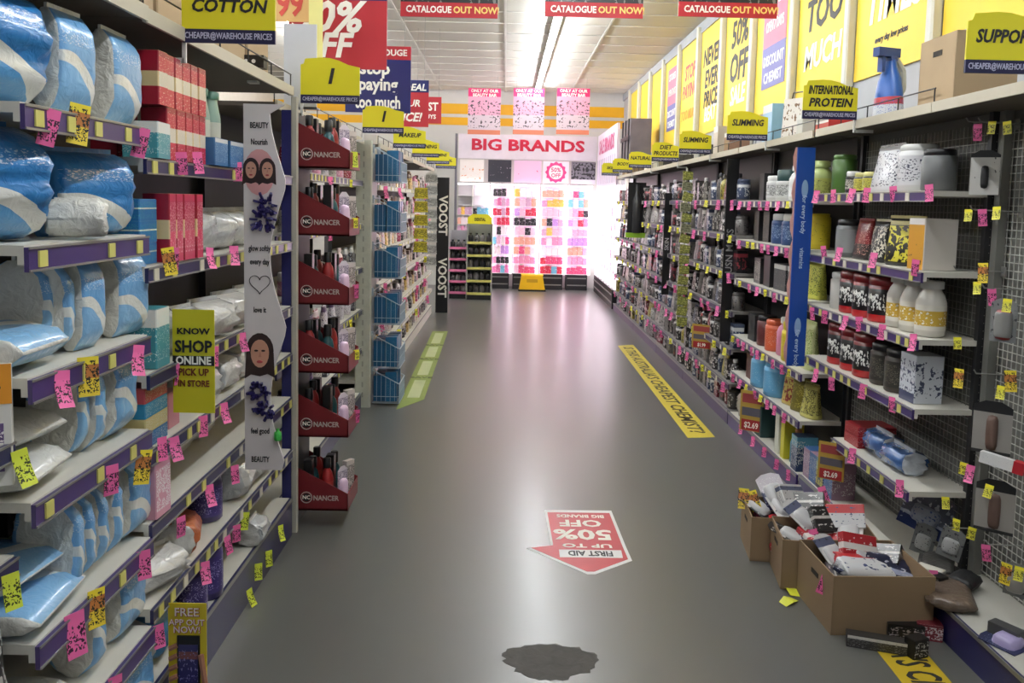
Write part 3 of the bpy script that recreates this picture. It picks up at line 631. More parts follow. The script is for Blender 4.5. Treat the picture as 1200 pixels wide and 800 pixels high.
# ---------------------------------------------------------------- signs hanging from the ceiling
def hang(x0, x1, y0, y1, Y, label, m, lines, name='hanging_sign', cat='hanging sign', extra=None, group=None, wires=True, wm=STEEL):
    a = at(x0, y0, Y=Y); b = at(x1, y1, Y=Y); w_, h_ = b.x-a.x, a.z-b.z
    o = thing(name, label, cat, ((a.x+b.x)/2, Y, b.z), (0, 0, 0), group)
    link('board', G().box(-w_/2, w_/2, -.004, .004, 0, h_).mesh('board', m), o)
    for (s, sz, mm, u, v, sh) in lines: text(s, sz*h_, mm, o, ((u-.5)*w_, -.006, v*h_), bold=.03, shear=sh, sx=min(1, (.47 if s in ('CATALOGUE', 'OUT NOW!') else .94)*w_/(len(s)*sz*h_*.66)))
    if extra:
        for (nm, u0, u1, v0, v1, mm) in extra: link(nm, G().box((u0-.5)*w_, (u1-.5)*w_, -.0055, -.004, v0*h_, v1*h_).mesh(nm, mm), o)
    if wires and b.z+h_ < ZC:
        for x in (-w_*.4, w_*.4): link('hanging_wire', G().tube((x, 0, h_), (x, 0, ZC-b.z), .002, 4).mesh('hanging_wire', wm), o)
    return o
SCR = pm((34, 34, 36), (), (120, 120, 116), .4, 12, 4, .4)
for x0, x1, wh, pos in ((470, 583, 'left', .5), (640, 753, 'middle', .5), (797, 910, 'right', .5)):
    hang(x0, x1, -45, 22, 5.3, f'black catalogue sign with red band, {wh} of three overhead', SCR, [('CATALOGUE', .17, INKW, .29, .135, 0), ('OUT NOW!', .17, mat((240, 210, 120), .5, var=0), .78, .135, 0)], extra=[('red_band', 0, 1, 0, .27, REDS)], group='catalogue signs overhead')
hang(338, 453, -30, 82, 5.2, 'large red hanging sign reading 50% off', REDS, [('50%', .46, INKW, .37, .54, .25), ('OFF', .36, INKW, .33, .24, .2)], extra=[('navy_band', 0, 1, .74, .8, NAVYS)])
hang(405, 481, 53, 133, 6.5, 'navy hanging sign reading stop paying too much', NAVYS, [('ROUGE', .13, INKW, .72, .9, 0), ('stop', .26, INKW, .45, .66, 0), ('paying', .26, INKW, .5, .42, 0), ('too much', .26, INKW, .5, .15, 0)], extra=[('red_band', 0, 1, .8, 1, REDS)])
hang(448, 502, 93, 149, 8.2, 'red hanging sign with navy top beyond the stop paying sign', REDS, [('DEAL', .2, INKW, .7, .84, .2), ('OUR', .2, INKW, .6, .5, .2), ('PRICE!', .26, INKW, .5, .2, .3)], extra=[('navy_band', 0, 1, .74, 1, NAVYS)])
hang(486, 517, 113, 145, 10.5, 'small red hanging sign reading best, farthest on the left', REDS, [('BEST', .42, INKW, .5, .62, 0), ('BUYS', .22, INKW, .55, .25, 0)])
hang(318, 362, -30, 26, 5.0, 'orange and white hanging price sign with red numerals', mat((236, 190, 120), .5), [('99', .7, INKR, .5, .35, 0)])
hang(362, 378, -20, 72, 4.9, 'narrow pale yellow hanging banner beside the 50% off sign', mat((244, 236, 150), .5), [])
PKP = pm((226, 160, 186), ((.0, .1, (206, 120, 90)), (.1, .42, (206, 186, 196)), (.82, 1, (214, 40, 108))), (70, 60, 66), .42, 8, 12, .5, (.14, .74), 0)
for x0, x1, wh in ((549, 586, 'left'), (602, 637, 'middle'), (653, 690, 'right')):
    hang(x0, x1, 103, 158, 14.2, f'pink hanging promotional poster, {wh} of three before the far wall', PKP, [('ONLY AT OUR', .09, INKW, .5, .94, 0), ('BEAUTY BAR', .09, INKW, .5, .85, 0)], name='hanging_poster', cat='poster', group='pink posters before far wall')
# white card and tall white header standing at the gondola end
a = at(333, 28, Y=4.3); b = at(371, 118, Y=4.3)
o = thing('header_card', 'plain white card standing on top of the red makeup displays', 'card', ((a.x+b.x)/2, 4.3, 2.042))
link('board', G().box((a.x-b.x)/2, (b.x-a.x)/2, -.006, .006, 0, a.z-2.042).mesh('board', mat((206, 208, 214), .5)), o)
link('foot', G().box((a.x-b.x)/2, (b.x-a.x)/2, -.006, .08, 0, .006).mesh('foot', mat((206, 208, 214), .5)), o)

# ---------------------------------------------------------------- end of the left near shelving: posts and scalloped cardboard display
o = thing('shelf_end_post', 'navy and white upright post ending the left near shelving', 'post', (-1.0, 3.99, 0))
link('post', G().cbox(.028, .03, 2.06, .004).mesh('post', mat((176, 172, 158), .5)), o, (.018, 0, 0))
link('side_strip', G().box(-.04, .004, -.012, .02, 0, 2.0).mesh('side_strip', mat((34, 34, 92), .4)), o)
o = thing('cardboard_display', 'tall white scalloped cardboard display with portraits and navy rosettes', 'display board', (at(311, 300, Y=3.17).x, 3.17, at(311, 550, Y=3.17).z))
H_ = at(311, 122, Y=3.17).z-at(311, 550, Y=3.17).z; pts = [(-.078, 0), (.06, 0)]
for i in range(1, 40):
    z = H_*i/40; u = (z*1.85) % 1.0
    pts.append((.078-.06*math.sin(math.pi*u)**1.2, z))
pts += [(.076, H_), (-.078, H_)]
link('board', G().prism(pts, -.004, .004).mesh('board', mat((214, 208, 208), .5)), o)
SKIN = mat((196, 146, 124), .6); HAIR = mat((44, 26, 26), .6); LIP = mat((150, 50, 56), .5)
def ell(cx, cz, rx, rz, y, m, nm, n=18, sq=1):
    return link(nm, G().prism([(cx+rx*math.cos(2*math.pi*i/n), cz+rz*math.sin(2*math.pi*i/n)*(1 if math.sin(2*math.pi*i/n) > 0 else sq)) for i in range(n)], y-.0015, y).mesh(nm, m), o)
def portrait(cx, cz, s):
    ell(cx, cz+.008*s, .054*s, .07*s, -.0046, HAIR, 'portrait_hair', sq=1.1); link('portrait_hair', G().prism([(cx-.054*s, cz), (cx+.054*s, cz), (cx+.058*s, cz-.1*s), (cx+.03*s, cz-.085*s), (cx, cz-.095*s), (cx-.035*s, cz-.088*s), (cx-.06*s, cz-.105*s)], -.0058, -.0042).mesh('portrait_hair', HAIR), o); ell(cx, cz, .036*s, .052*s, -.0058, SKIN, 'portrait_face', sq=1.15)
    for e in (-1, 1): ell(cx+e*.014*s, cz+.008*s, .008*s, .004*s, -.0074, HAIR, 'portrait_eye')
    ell(cx, cz-.036*s, .012*s, .006*s, -.0074, LIP, 'portrait_lips'); link('portrait_nose', G().prism([(cx-.006*s, cz-.018*s), (cx+.006*s, cz-.018*s), (cx+.002*s, cz+.004*s)], -.0074, -.0058).mesh('portrait_nose', mat((176, 122, 102), .6)), o)
ell(-.02, 1.12, .057, .085, -.004, mat((206, 150, 150), .6), 'portrait_backing'); portrait(-.02, .45, .95); portrait(-.05, 1.13, .55); portrait(.01, 1.13, .55)
NAVR = mat((38, 30, 92), .45)
def rosette(cx, cz, r):
    g = G()
    for i in range(34):
        a = random.uniform(0, 6.28); e = random.uniform(.3, 1)*r; q = random.uniform(-.02, -.004)
        x, z = cx+e*math.cos(a), cz+e*math.sin(a); g.tube((x*.6+cx*.4, -.004, z*.6+cz*.4), (x+random.uniform(-.01, .01), q-.008, z+random.uniform(-.01, .01)), .006, 4)
    link('rosette', g.mesh('rosette', NAVR), o)
rosette(-.005, .95, .055); rosette(.005, 1.0, .045); rosette(-.025, .3, .045); rosette(0, .23, .045)
hp = []
for i in range(41):
    t = 2*math.pi*i/40; hp.append((-.02+.0024*16*math.sin(t)**3, -.005, .71+.0024*(13*math.cos(t)-5*math.cos(2*t)-2*math.cos(3*t)-math.cos(4*t))))
link('heart_outline', G().path(hp, .0016, 4).mesh('heart_outline', INKD), o)
for z, s in ((1.29, 'BEAUTY'), (1.23, 'Nourish'), (.84, 'glow softly'), (.79, 'every day'), (.61, 'love it'), (.15, 'feel good'), (.04, 'BEAUTY')): text(s, .03, INKD, o, (-.02, -.005, z), sx=.62)
link('scent_bottle', G().lathe([(.012, 0), (.014, .004), (.014, .03), (.006, .036), (.006, .045)], 10).mesh('scent_bottle', mat((60, 170, 70), .3)), o, (.05, -.02, .12))

# ---------------------------------------------------------------- red makeup displays (stacked bins facing the aisle)
WR = pm((118, 24, 30), (), None); REDB = mat((150, 34, 34), .4); TEALD = mat((30, 80, 84), .4)
bw = at(408, 500, Y=4.05).x; bl = -.99
tz = [at(376, y, Y=4.05).z for y in (197, 276, 357, 437, 512, 598)]
wing = thing('wing_display', 'tall dark red makeup display of six stacked bins', 'display stand', (bl, 4.05, 0))
wd = bw-bl
link('back_frame', G().box(-.012, 0, 0, .28, 0, 2.0).mesh('back_frame', mat((60, 58, 56), .5)), wing)
for i, z in enumerate(tz):
    binm = G()
    bn = link('bin', G().box(0, wd, 0, .28, 0, .008).box(wd-.005, wd, .0, .28, .008, .08).mesh('bin', DRED), wing, (0, 0, z))
    sp_ = [(0, 0), (wd, 0), (wd, .085), (.0, .215)]
    for yy in (0, .276): link('side_panel', G().prism(sp_, yy, yy+.004).mesh('side_panel', DRED), bn)
    cp_ = [(.05+.027*math.cos(2*math.pi*k/16), .065+.027*math.sin(2*math.pi*k/16)) for k in range(16)]
    link('logo_ring', G().path([(x, -.002, zz) for x, zz in cp_+cp_[:1]], .0022, 4).mesh('logo_ring', mat((200, 190, 184), .5)), bn)
    link('logo_disc', G().prism([(.05+.02*math.cos(2*math.pi*k/12), .065+.02*math.sin(2*math.pi*k/12)) for k in range(12)], -.002, 0).mesh('logo_disc', BLACK), bn)
    text('NC', .026, INKW, bn, (.05, -.0032, .065)); text('NANCER', .034, mat((190, 178, 170), .5, var=0), bn, (.145, -.002, .062), bold=.02, sx=.9)
    wh = f'in {NAMES7[i] if i < 5 else "bottom"} bin of red makeup display'
    for k in range(6):
        yy = 4.05+.05+.09*(k // 2)
        kind = [(bottle(.03, .24, REDB, BLACK, mat((170, 60, 50), .4), 1, .5, .2), 'red makeup bottle'), (bottle(.03, .22, TEALD, BLACK, None, 1, .5, .25), 'dark teal makeup bottle'), (carton(.05, .04, .23, BLACK, pm((30, 26, 28), (), (200, 60, 60), .4)), 'black makeup carton')][(k+i) % 3]
        put(kind[0], 'makeup_bottle', kind[1], 'makeup', (bl+.05+(k % 2)*.09, yy, z+.009), R(90), wh, 'makeup in red bins')
    for k in range(2):
        pp_ = [(blister(.07, .2, .02, pm((214, 204, 214), (), (90, 70, 110), .5), mat((220, 190, 214), .3)), 'pale blister pack', 'blister_pack'), (carton(.06, .03, .18, pm((206, 196, 190), (), (40, 30, 40), .5)), 'white patterned carton', 'makeup_carton')][k]
        put(pp_[0], pp_[2], pp_[1], 'makeup', (bw-.035, 4.1+.16*k, z+.009), R(60), wh, 'makeup in red bins')
for i, k in enumerate(('lime', 'yellow', 'pink', 'yellow', 'pink')):
    p = (bw+.006, 4.14+.03*i, tz[i]+.085); put([('ticket', TK[k][0])], 'price_ticket', TKD[k], 'price ticket', p, 0, 'on red makeup display', 'price tickets on shelf edges', (0, 0, R(35)))
# goods on the bay behind the red displays
PAL3 = [((206, 200, 204), (80, 60, 90)), ((150, 40, 60), (230, 210, 210)), ((60, 58, 66), (200, 200, 200)), ((214, 150, 176), (250, 240, 240)), ((196, 190, 180), (60, 50, 50))]
def goods(i):
    c, k = PAL3[i % 5]; m = pm(c, ((.75, 1, k),), k, .42, 8, 10)
    return [carton(.09, .06, .15, m), bottle(.035, .17, m, mat(k, .4), None, .8), pouch(.1, .05, .16, m), tub(.04, .12, m, mat(k, .4))][i % 4]
GN = [('makeup_carton', 'printed carton', 'carton'), ('lotion_bottle', 'small capped bottle', 'bottle'), ('sachet_pack', 'standing sachet pack', 'sachet'), ('cream_tub', 'small lidded tub', 'tub')]
for s_, z in enumerate(ZL3):
    y = 4.42
    while y < 6.35:
        i = random.randrange(20); nm, ds, ct = GN[i % 4]
        put(goods(i), nm, ds, ct, (-1.14, y, z+.002), R(90), f'behind red display, {NAMES7[s_]} shelf', 'goods behind red displays'); y += .24
    ticket(-1, 5.2, z-.01, 'pink', f'behind red display, {NAMES7[s_]} shelf', X=-1.065); ticket(-1, 5.9, z-.01, 'yellow', f'behind red display, {NAMES7[s_]} shelf', X=-1.065)
# white slotted post and the stacked blue wire baskets
a = at(416, 480, Y=6.5); b = at(434, 480, Y=6.5)
o = thing('slotted_post', 'pale speckled slotted end post before the blue baskets', 'post', ((a.x+b.x)/2, 6.5, 0))
link('post', G().cbox(b.x-a.x, .05, 2.04, .006).mesh('post', crumple((186, 188, 172), .5, .1, .3, 14, .12)), o)
sl = G()
for i in range(24): sl.box(-.006, .006, -.0265, -.025, .08+i*.08, .12+i*.08)
link('slots', sl.mesh('slots', mat((150, 150, 140), .5)), o)
bx0 = b.x+.005; bx1 = at(467, 480, Y=6.52).x; bwd = bx1-bx0
WIRE = mat((180, 196, 206), .35, .2)
bm = G(); L_ = .34; hb, hf = .26, .15
for yy in (0, L_):
    for k in range(7): x = bwd*k/6; bm.tube((x, yy, 0), (x, yy, hb+(hf-hb)*k/6), .0018, 4)
    bm.tube((0, yy, hb), (bwd, yy, hf), .0045, 4); bm.tube((0, yy, 0), (bwd, yy, 0), .004, 4); bm.tube((0, yy, .05), (bwd, yy, .05), .003, 4)
for k in range(10): y = L_*k/9; bm.tube((bwd, y, 0), (bwd, y, hf), .003, 4); bm.tube((0, y, 0), (bwd, y, 0), .003, 4)
bm.tube((bwd, 0, hf), (bwd, L_, hf), .0045, 4).tube((bwd, 0, .08), (bwd, L_, .08), .003, 4).tube((0, 0, hb), (0, L_, hb), .0045, 4).tube((bwd, 0, 0), (bwd, L_, 0), .004, 4)
bm = bm.mesh('wire_frame', WIRE)
hooks = G().box(-.03, 0, .02, .04, hb-.04, hb+.02).box(-.03, 0, L_-.04, L_-.02, hb-.04, hb+.02).mesh('mounting_hook', WIRE)
BLP = [mat((20, 84, 124), .35, coat=.4), pm((26, 98, 140), (), (120, 160, 180), .35), mat((16, 66, 112), .4, coat=.3)]
rail = tag(link('basket_rail', G().box(bx0-.05, bx0-.022, 6.56, 6.86, 0, 2.0).mesh('basket_rail', mat((170, 170, 164), .4))), 'grey back rail carrying the stacked blue wire baskets', 'display stand')
for i, y in enumerate((213, 272, 326, 380, 431, 484)):
    z = max(.022, at(450, y, Y=6.55).z)
    wh = NAMES7[i] if i < 5 else 'bottom'
    put([('wire_frame', bm), ('mounting_hook', hooks)], 'wire_basket', f'white wire basket holding blue packs, {wh} of stack', 'basket', (bx0, 6.55, z), 0, '', 'wire baskets on left')
    for k in range(6):
        put(carton(.085, .09, .2+.03*(k % 2), BLP[k % 3], BLP[(k+1) % 3]), 'blue_pack', ('blue soap pack by the rail', 'blue soap pack at aisle side')[k % 2], 'carton', (bx0+.05+(k % 2)*.091, 6.61+.11*(k // 2), z+.008), R(90)+random.uniform(-.1, .1), f'in {wh} wire basket', 'blue packs in baskets')

# ---------------------------------------------------------------- left far bay, voost panel, floor stands
P4 = [((214, 206, 208), (196, 120, 150)), ((120, 110, 116), (226, 220, 220)), ((200, 80, 120), (240, 220, 226)), ((40, 38, 44), (200, 196, 196)), ((206, 200, 180), (90, 70, 60)), ((170, 160, 160), (30, 30, 30)), ((222, 190, 120), (90, 60, 40))]
def far(i):
    c, k = P4[i % 7]; m = pm(c, ((.7, 1, k),), k, .45, 6, 8)
    return [carton(.12, .06, .16, m, None, None, False), bottle(.05, .18, m, mat(k, .4), None, .8), pouch(.13, .05, .18, m)][i % 3]
FN = [('carton_pack', 'small printed carton', 'carton'), ('lotion_bottle', 'small bottle', 'bottle'), ('sachet_pack', 'sachet pack', 'sachet')]
for s_, z in enumerate(ZL4+[.122]):
    y = 7.0
    while y < 12.0:
        i = random.randrange(21); nm, ds, ct = FN[i % 3]
        put(far(i), nm, ds, ct, (-1.1, y, z+.002), R(90), f'on {NAMES7[s_]} shelf past the baskets', 'goods past the baskets', sc=(1, 1, random.uniform(.8, 1.15))); y += .2+.012*(y-7)*random.uniform(.6, 1.6)
    if s_ < 6:
        for y in (7.3, 8.4, 9.8, 11): ticket(-1, y+random.uniform(-.3, .3), z-.008, random.choice(('pink', 'yellow', 'pink')), f'on {NAMES7[s_]} shelf past the baskets', X=-1.012, s=1.5)
# paper strips hanging down the bay fronts
for k, (y, m, ds) in enumerate(((10.9, pm((196, 198, 196), (), (90, 90, 90), .5, 5, 40), 'silver clip strip of small sachets'), (9.6, pm((214, 200, 60), (), (60, 60, 30), .5, 5, 20), 'yellow clip strip of cards'))):
    o = thing('clip_strip', ds+' hanging on the far left bay', 'clip strip', (-.95, y, .75 if k == 0 else 1.0))
    link('strip', G().box(-.006, .006, -.002, .002, 0, 1.25-.5*k).mesh('strip', WHITE), o)
    for j in range(8-3*k): link('sachet', G().prism([(-.08, 0), (.08, 0), (.07, .12), (-.07, .12)], -.012, -.003).mesh('sachet', m), o, (0, 0, .02+.15*j))
o = thing('voost_panel', 'tall black vertical panel with white voost lettering', 'sign panel', (0, 0, 0))
a = at(511, 366, Y=12.2); b = at(526, 208, Y=12.2); o.location = ((a.x+b.x)/2, 12.2, 0); hw = (b.x-a.x)/2+.01
link('board', G().cbox(2*hw, .03, b.z, .004).mesh('board', BLACK), o)
for z in (b.z*.72, b.z*.26): text('VOOST', .17, INKW, o, (0, -.017, z), spin=R(-90), bold=.03)
# floor stands at the end of the aisle
def stand(x0, x1, y0, y1, Y, name, label, body, rows, head=None, cols=4, goodsn=('nail_polish', 'small dark bottle', 'bottle')):
    a = at(x0, y0, Y=Y); b = at(x1, y1, Y=Y); w_ = b.x-a.x; h_ = a.z; cx = (a.x+b.x)/2
    o = thing(name, label, 'display stand', (cx, Y, 0))
    link('back_panel', G().box(-w_/2, w_/2, .3, .32, 0, h_).mesh('back_panel', body), o)
    for s in (-1, 1): link('side_panel', G().box(s*w_/2-.01, s*w_/2+.01, 0, .3, 0, h_).mesh('side_panel', body), o)
    link('plinth', G().box(-w_/2, w_/2, 0, .3, 0, .08).mesh('plinth', BLACK), o)
    if head: link('header', G().prism([(-w_/2, h_), (w_/2, h_), (w_/2, h_+.1), (w_*.3, h_+.16), (-w_*.3, h_+.16), (-w_/2, h_+.1)], .0, .02).mesh('header', YEL), o); text(head, .07, INKD, o, (0, -.002, h_+.07), sx=.7)
    for r in range(rows):
        z = .1+(h_-.2)*r/rows
        s = link('shelf', G().box(-w_/2, w_/2, 0, .3, -.012, 0).mesh('shelf', body), o, (0, 0, z))
        link('shelf_front', G().box(-w_/2, w_/2, -.008, 0, -.02, .02).mesh('shelf_front', LABY if head else mat((220, 120, 160), .4)), s)
        for c in range(cols):
            m = [mat((40, 40, 44), .3), pm((60, 58, 60), (), (220, 215, 210), .4), mat((120, 116, 116), .3), mat((196, 60, 90), .35) if (r == 0 and not head) else mat((70, 66, 70), .3)][(c+r) % 4]
            put(bottle(.045, min(.2, (h_-.2)/rows-.05), m, BLACK, None, .8), goodsn[0], goodsn[1], goodsn[2], (cx-w_/2+w_*(c+.5)/cols, Y+.1, z+.001), 0, f'on {ordn(rows-1-r)} tier of {"yellow headed" if head else "pink fronted"} floor stand', 'bottles on floor stands', key=c)
stand(527, 546, 270, 349, 14.0, 'floor_stand', 'narrow white floor stand with pink shelf fronts near far wall', mat((176, 172, 176), .4), 5, None, 3)
stand(548, 575, 262, 350, 13.9, 'floor_stand', 'grey floor stand with yellow header near far wall', mat((150, 152, 144), .4), 5, 'DENTAL', 4)
# ---------------------------------------------------------------- far wall: lit cosmetic units
YU = 15.8
LEDM = mat((255, 244, 252), .5, var=0, emit=LED); LEDP = mat((226, 180, 210), .6, var=0)
def X_(px): return at(px, 300, Y=YU).x
def Z_(py): return at(620, py, Y=YU).z
ztop, zb0 = Z_(216), Z_(321)
fas = thing('fascia_sign', 'white fascia over far wall lettered big brands in red', 'sign', (0, YU, 0))
link('board', G().box(X_(535), X_(696), .05, .1, Z_(187), Z_(158)).mesh('board', mat((226, 218, 226), .5)), fas)
text('BIG BRANDS', .28, mat((196, 26, 60), .5, var=0), fas, ((X_(541)+X_(690))/2, .045, Z_(171)), bold=.035, sx=1.32)
fr = link('fascia_frame', G().box(X_(533)-.03, X_(533)+.01, .05, .15, 0, Z_(158)).mesh('fascia_frame', mat((110, 108, 116), .5)), fas)
for s in (-1, 1): link('mounting_arm', G().box(s*.9-.02+.3, s*.9+.02+.3, .1, YB-YU, Z_(165), Z_(162)).mesh('mounting_arm', STEEL), fas)
pics = [(537, 565, 'white poster with orange specks', pm((244, 238, 232), (), (226, 150, 90), .36, 6, 6, .4, (.1, .7))), (570, 597, 'dark poster', pm((44, 44, 56), (), (150, 140, 150), .32, 6, 5, .4, (.2, .8))), (600, 632, 'pale pink poster with pink spot', pm((240, 200, 230), (), (226, 90, 150), .3, 4, 4, .4, (.1, .6))), (634, 664, 'white poster with pink round badge', pm((246, 232, 240), (), None)), (667, 695, 'grey black poster', pm((120, 116, 126), ((0, .2, (220, 216, 226)),), (30, 30, 34), .5, 5, 5, .4, (.2, .95)))]
for x0, x1, ds, m in pics:
    o = thing('framed_poster', ds+' under the big brands sign', 'poster', ((X_(x0)+X_(x1))/2, YU+.06, 0)); w_ = (X_(x1)-X_(x0))/2
    link('board', G().box(-w_, w_, 0, .03, Z_(214), Z_(188)).mesh('board', m), o)
    if x0 == 634:
        n_ = 24; c = (Z_(214)+Z_(188))/2; link('badge', G().prism([((.17 if k % 2 else .2)*math.cos(2*math.pi*k/n_), c+(.17 if k % 2 else .2)*math.sin(2*math.pi*k/n_)) for k in range(n_)], -.006, 0).mesh('badge', mat((226, 70, 140), .5)), o)
        link('badge_disc', G().prism([(.13*math.cos(2*math.pi*k/n_), c+.13*math.sin(2*math.pi*k/n_)) for k in range(n_)], -.01, -.006).mesh('badge_disc', WHITEP), o)
        text('50%', .11, mat((200, 40, 110), .5, var=0), o, (0, -.011, c+.04)); text('OFF', .1, mat((200, 40, 110), .5, var=0), o, (0, -.011, c-.06))
units = [(535, 552, 'leftmost'), (553, 572, 'second'), (576, 597, 'third'), (601, 628, 'fourth'), (633, 660, 'fifth'), (664, 689, 'rightmost')]
CP = [(240, 170, 205), (236, 190, 214), (226, 120, 170), (236, 150, 190), (240, 200, 220), (226, 80, 130), (120, 190, 220), (244, 226, 232), (200, 150, 220), (236, 170, 150), (250, 240, 244), (206, 50, 80), (40, 36, 44), (240, 190, 90), (214, 170, 200)]
cpm = {}
def cosm(c, w_, h_):
    k = (c, round(w_, 3), round(h_, 3))
    if k not in cpm: cpm[k] = G().cbox(w_, .08, h_, .006).cbox(w_*.7, .05, h_*.16, .006, 1, h_).mesh('cosmetic_pack', pm(c, (), (250, 246, 250), .36, 4, 4, .4, (.1, .8)), mat((246, 236, 242), .4))
    return [('cosmetic_pack', cpm[k])]
for ui, (x0, x1, nm) in enumerate(units):
    xa, xb = X_(x0)+.002, X_(x1)-.002; w_ = xb-xa
    o = thing('cosmetics_unit', f'lit white cosmetics unit at far wall, {nm} of six', 'display unit', ((xa+xb)/2, YU, 0), (0, 0, 0), 'cosmetic units at far wall')
    link('back_panel', G().box(-w_/2, w_/2, .3, .33, 0, ztop).mesh('back_panel', LEDP if ui > 1 else mat((226, 220, 226), .5)), o)
    bs = link('base_drawers', G().box(-w_/2, w_/2, 0, .3, 0, zb0).mesh('base_drawers', mat((30, 28, 32), .4)), o)
    for k in range(2): link('drawer_rail', G().box(-w_*.45, w_*.45, -.01, 0, .08+.13*k, .1+.13*k).mesh('drawer_rail', STEEL), bs)
    if ui > 1 or ui == 0: link('light_column', G().box(w_/2+.002, w_/2+(.045 if ui else .012), .02, .3, zb0, ztop).mesh('light_column', LEDM if ui else WHITE), o)
    if ui == 2: link('light_column', G().box(-w_/2-.04, -w_/2, .02, .3, zb0, ztop).mesh('light_column', LEDM), o)
    link('top_light', G().box(-w_/2, w_/2, .02, .08, ztop-.03, ztop).mesh('top_light', LEDM), o)
    nr = 9
    for r in range(nr):
        z = zb0+(ztop-zb0-.06)*r/nr
        link('shelf', G().box(-w_/2, w_/2, .02, .3, -.01, 0).mesh('shelf', WHITEP), o, (0, 0, z+.011))
        if ui < 2 and r > 6: continue
        n_ = 4; rh = (ztop-zb0-.06)/nr; cbase = random.choice(CP)
        for k in range(n_):
            c = cbase if random.random() < .6 else random.choice(CP)
            put(cosm(c, w_/n_*.97, rh*random.choice((.66, .74, .8))), 'cosmetic_pack', 'small cosmetic pack', 'cosmetics', ((xa+xb)/2-w_/2+w_*(k+.5)/n_, YU+.09, z+.012), 0, f'on {nm} far unit, {ordn(nr-1-r)} shelf', 'cosmetics on far wall units', key=k)
# yellow step stool on the floor before the far wall
p = at(623, 340, Z=0); p.y = min(p.y, YU-.36); o = thing('step_stool', 'yellow plastic step stool on the floor before the far wall', 'stool', (p.x, p.y, 0))
st = [(-.24, 0), (.24, 0), (.19, .28), (-.19, .28)]
link('body', G().prism(st, 0, .3).mesh('body', mat((240, 190, 20), .4)), o); link('tread', G().box(-.2, .2, .02, .28, .28, .3).mesh('tread', mat((250, 206, 40), .5)), o)
link('grip_recess', G().box(-.1, .1, -.004, 0, .16, .22).mesh('grip_recess', mat((196, 150, 16), .5)), o); link('foot_rim', G().box(-.25, .25, -.01, .31, 0, .03).mesh('foot_rim', BLACK), o)
# white lit unit along the right side
o = thing('lit_unit', 'glowing white cosmetics unit along the right end of the aisle', 'display unit', (1.66, 14.4, 0), (0, 0, R(-90)))
zt = at(727, 216, X=1.66).z
link('back_panel', G().box(-1.36, 1.36, .12, .15, .3, zt).mesh('back_panel', mat((255, 248, 252), .5, var=0, emit=LED*.8)), o)
bs = link('base_drawers', G().box(-1.36, 1.36, 0, .25, 0, .3).mesh('base_drawers', mat((30, 28, 32), .4)), o)
for k in range(2): link('drawer_rail', G().box(-1.34, 1.34, -.01, 0, .08+.12*k, .1+.12*k).mesh('drawer_rail', STEEL), bs)
for k in range(8): link('divider', G().box(-1.36+.388*k-.012, -1.36+.388*k+.012, .02, .12, .3, zt).mesh('divider', mat((250, 236, 246), .5, var=0, emit=LED*.4)), o)
for k in range(7): link('shelf', G().box(-1.36, 1.36, .03, .12, -.006, 0).mesh('shelf', WHITEP), o, (0, 0, .31+.22*k))
a = at(733, 137, X=1.66)
link('header_panel', G().box(-1.36, 1.36, 0, .04, zt, a.z).mesh('header_panel', mat((240, 226, 240), .5, var=.03)), o)
for k in range(10): link('header_stripe', G().box(-1.3+.27*k, -1.22+.27*k, -.004, 0, zt+.05, a.z-.45).mesh('header_stripe', mat((196, 190, 214), .5)), o)
text('SALE BRANDS', .34, mat((214, 90, 140), .5, var=0), o, (0, -.004, a.z-.25), bold=.02)
for r in range(5):
    for k in range(14):
        put(cosm((250, 236, 246) if k % 3 else (236, 150, 190), .1, .14), 'cosmetic_pack', 'pale cosmetic pack', 'cosmetics', (1.66+.075, 13.04+.388*(k // 2)+(.13, .26)[k % 2], .31+.22*(r+1)+.001), R(-90), f'on right lit unit, {ordn(4-r)} shelf', 'cosmetics on right lit unit')
# carton and frame on top beside it
put([('carton_body', G().cbox(.5, .3, .22, .004).mesh('carton_body', CARD)), ('tape', G().box(-.02, .02, -.152, .15, .22, .221).mesh('tape', CARDL))], 'storage_carton', 'brown carton under the dark stock beside the white lit unit', 'cardboard box', (1.84, 12.3, 2.022), R(-90))
o = thing('stock_crate', 'dark grey boxed stock above the far right shelves', 'crate', (1.84, 12.3, 2.244), (0, 0, R(-90)))
link('crate_body', G().cbox(.8, .3, .55, .01).mesh('crate_body', mat((112, 104, 108), .6, var=.15)), o)
for x in (-.3, 0, .3): link('black_batten', G().box(x-.03, x+.03, -.165, -.15, 0, .55).mesh('black_batten', BLACK), o)
link('black_batten', G().box(-.4, .4, -.17, -.165, .26, .32).mesh('black_batten', BLACK), o)

# ---------------------------------------------------------------- right: protein bay
n = 'protein bay'
XP = XRF+.1
RB_ = pm((26, 24, 26), ((.0, .2, (186, 30, 34)), (.88, 1, (120, 18, 22))), (226, 226, 220), .5, 9, 5, .3, (.3, .75)); RLID = mat((120, 18, 24), .35, coat=.3); BLK = mat((22, 22, 24), .35)
WHT = pm((216, 216, 218), (), (60, 60, 80), .42, 10, 14, .35); GRY = mat((96, 98, 98), .4); GREEN = mat((70, 104, 44), .35); WLID = mat((224, 224, 220), .4)
def P(parts, name, desc, cat, w_, **k): return (parts, name, desc, cat, w_, k)
gap = lambda w_: (None, '', '', '', w_)
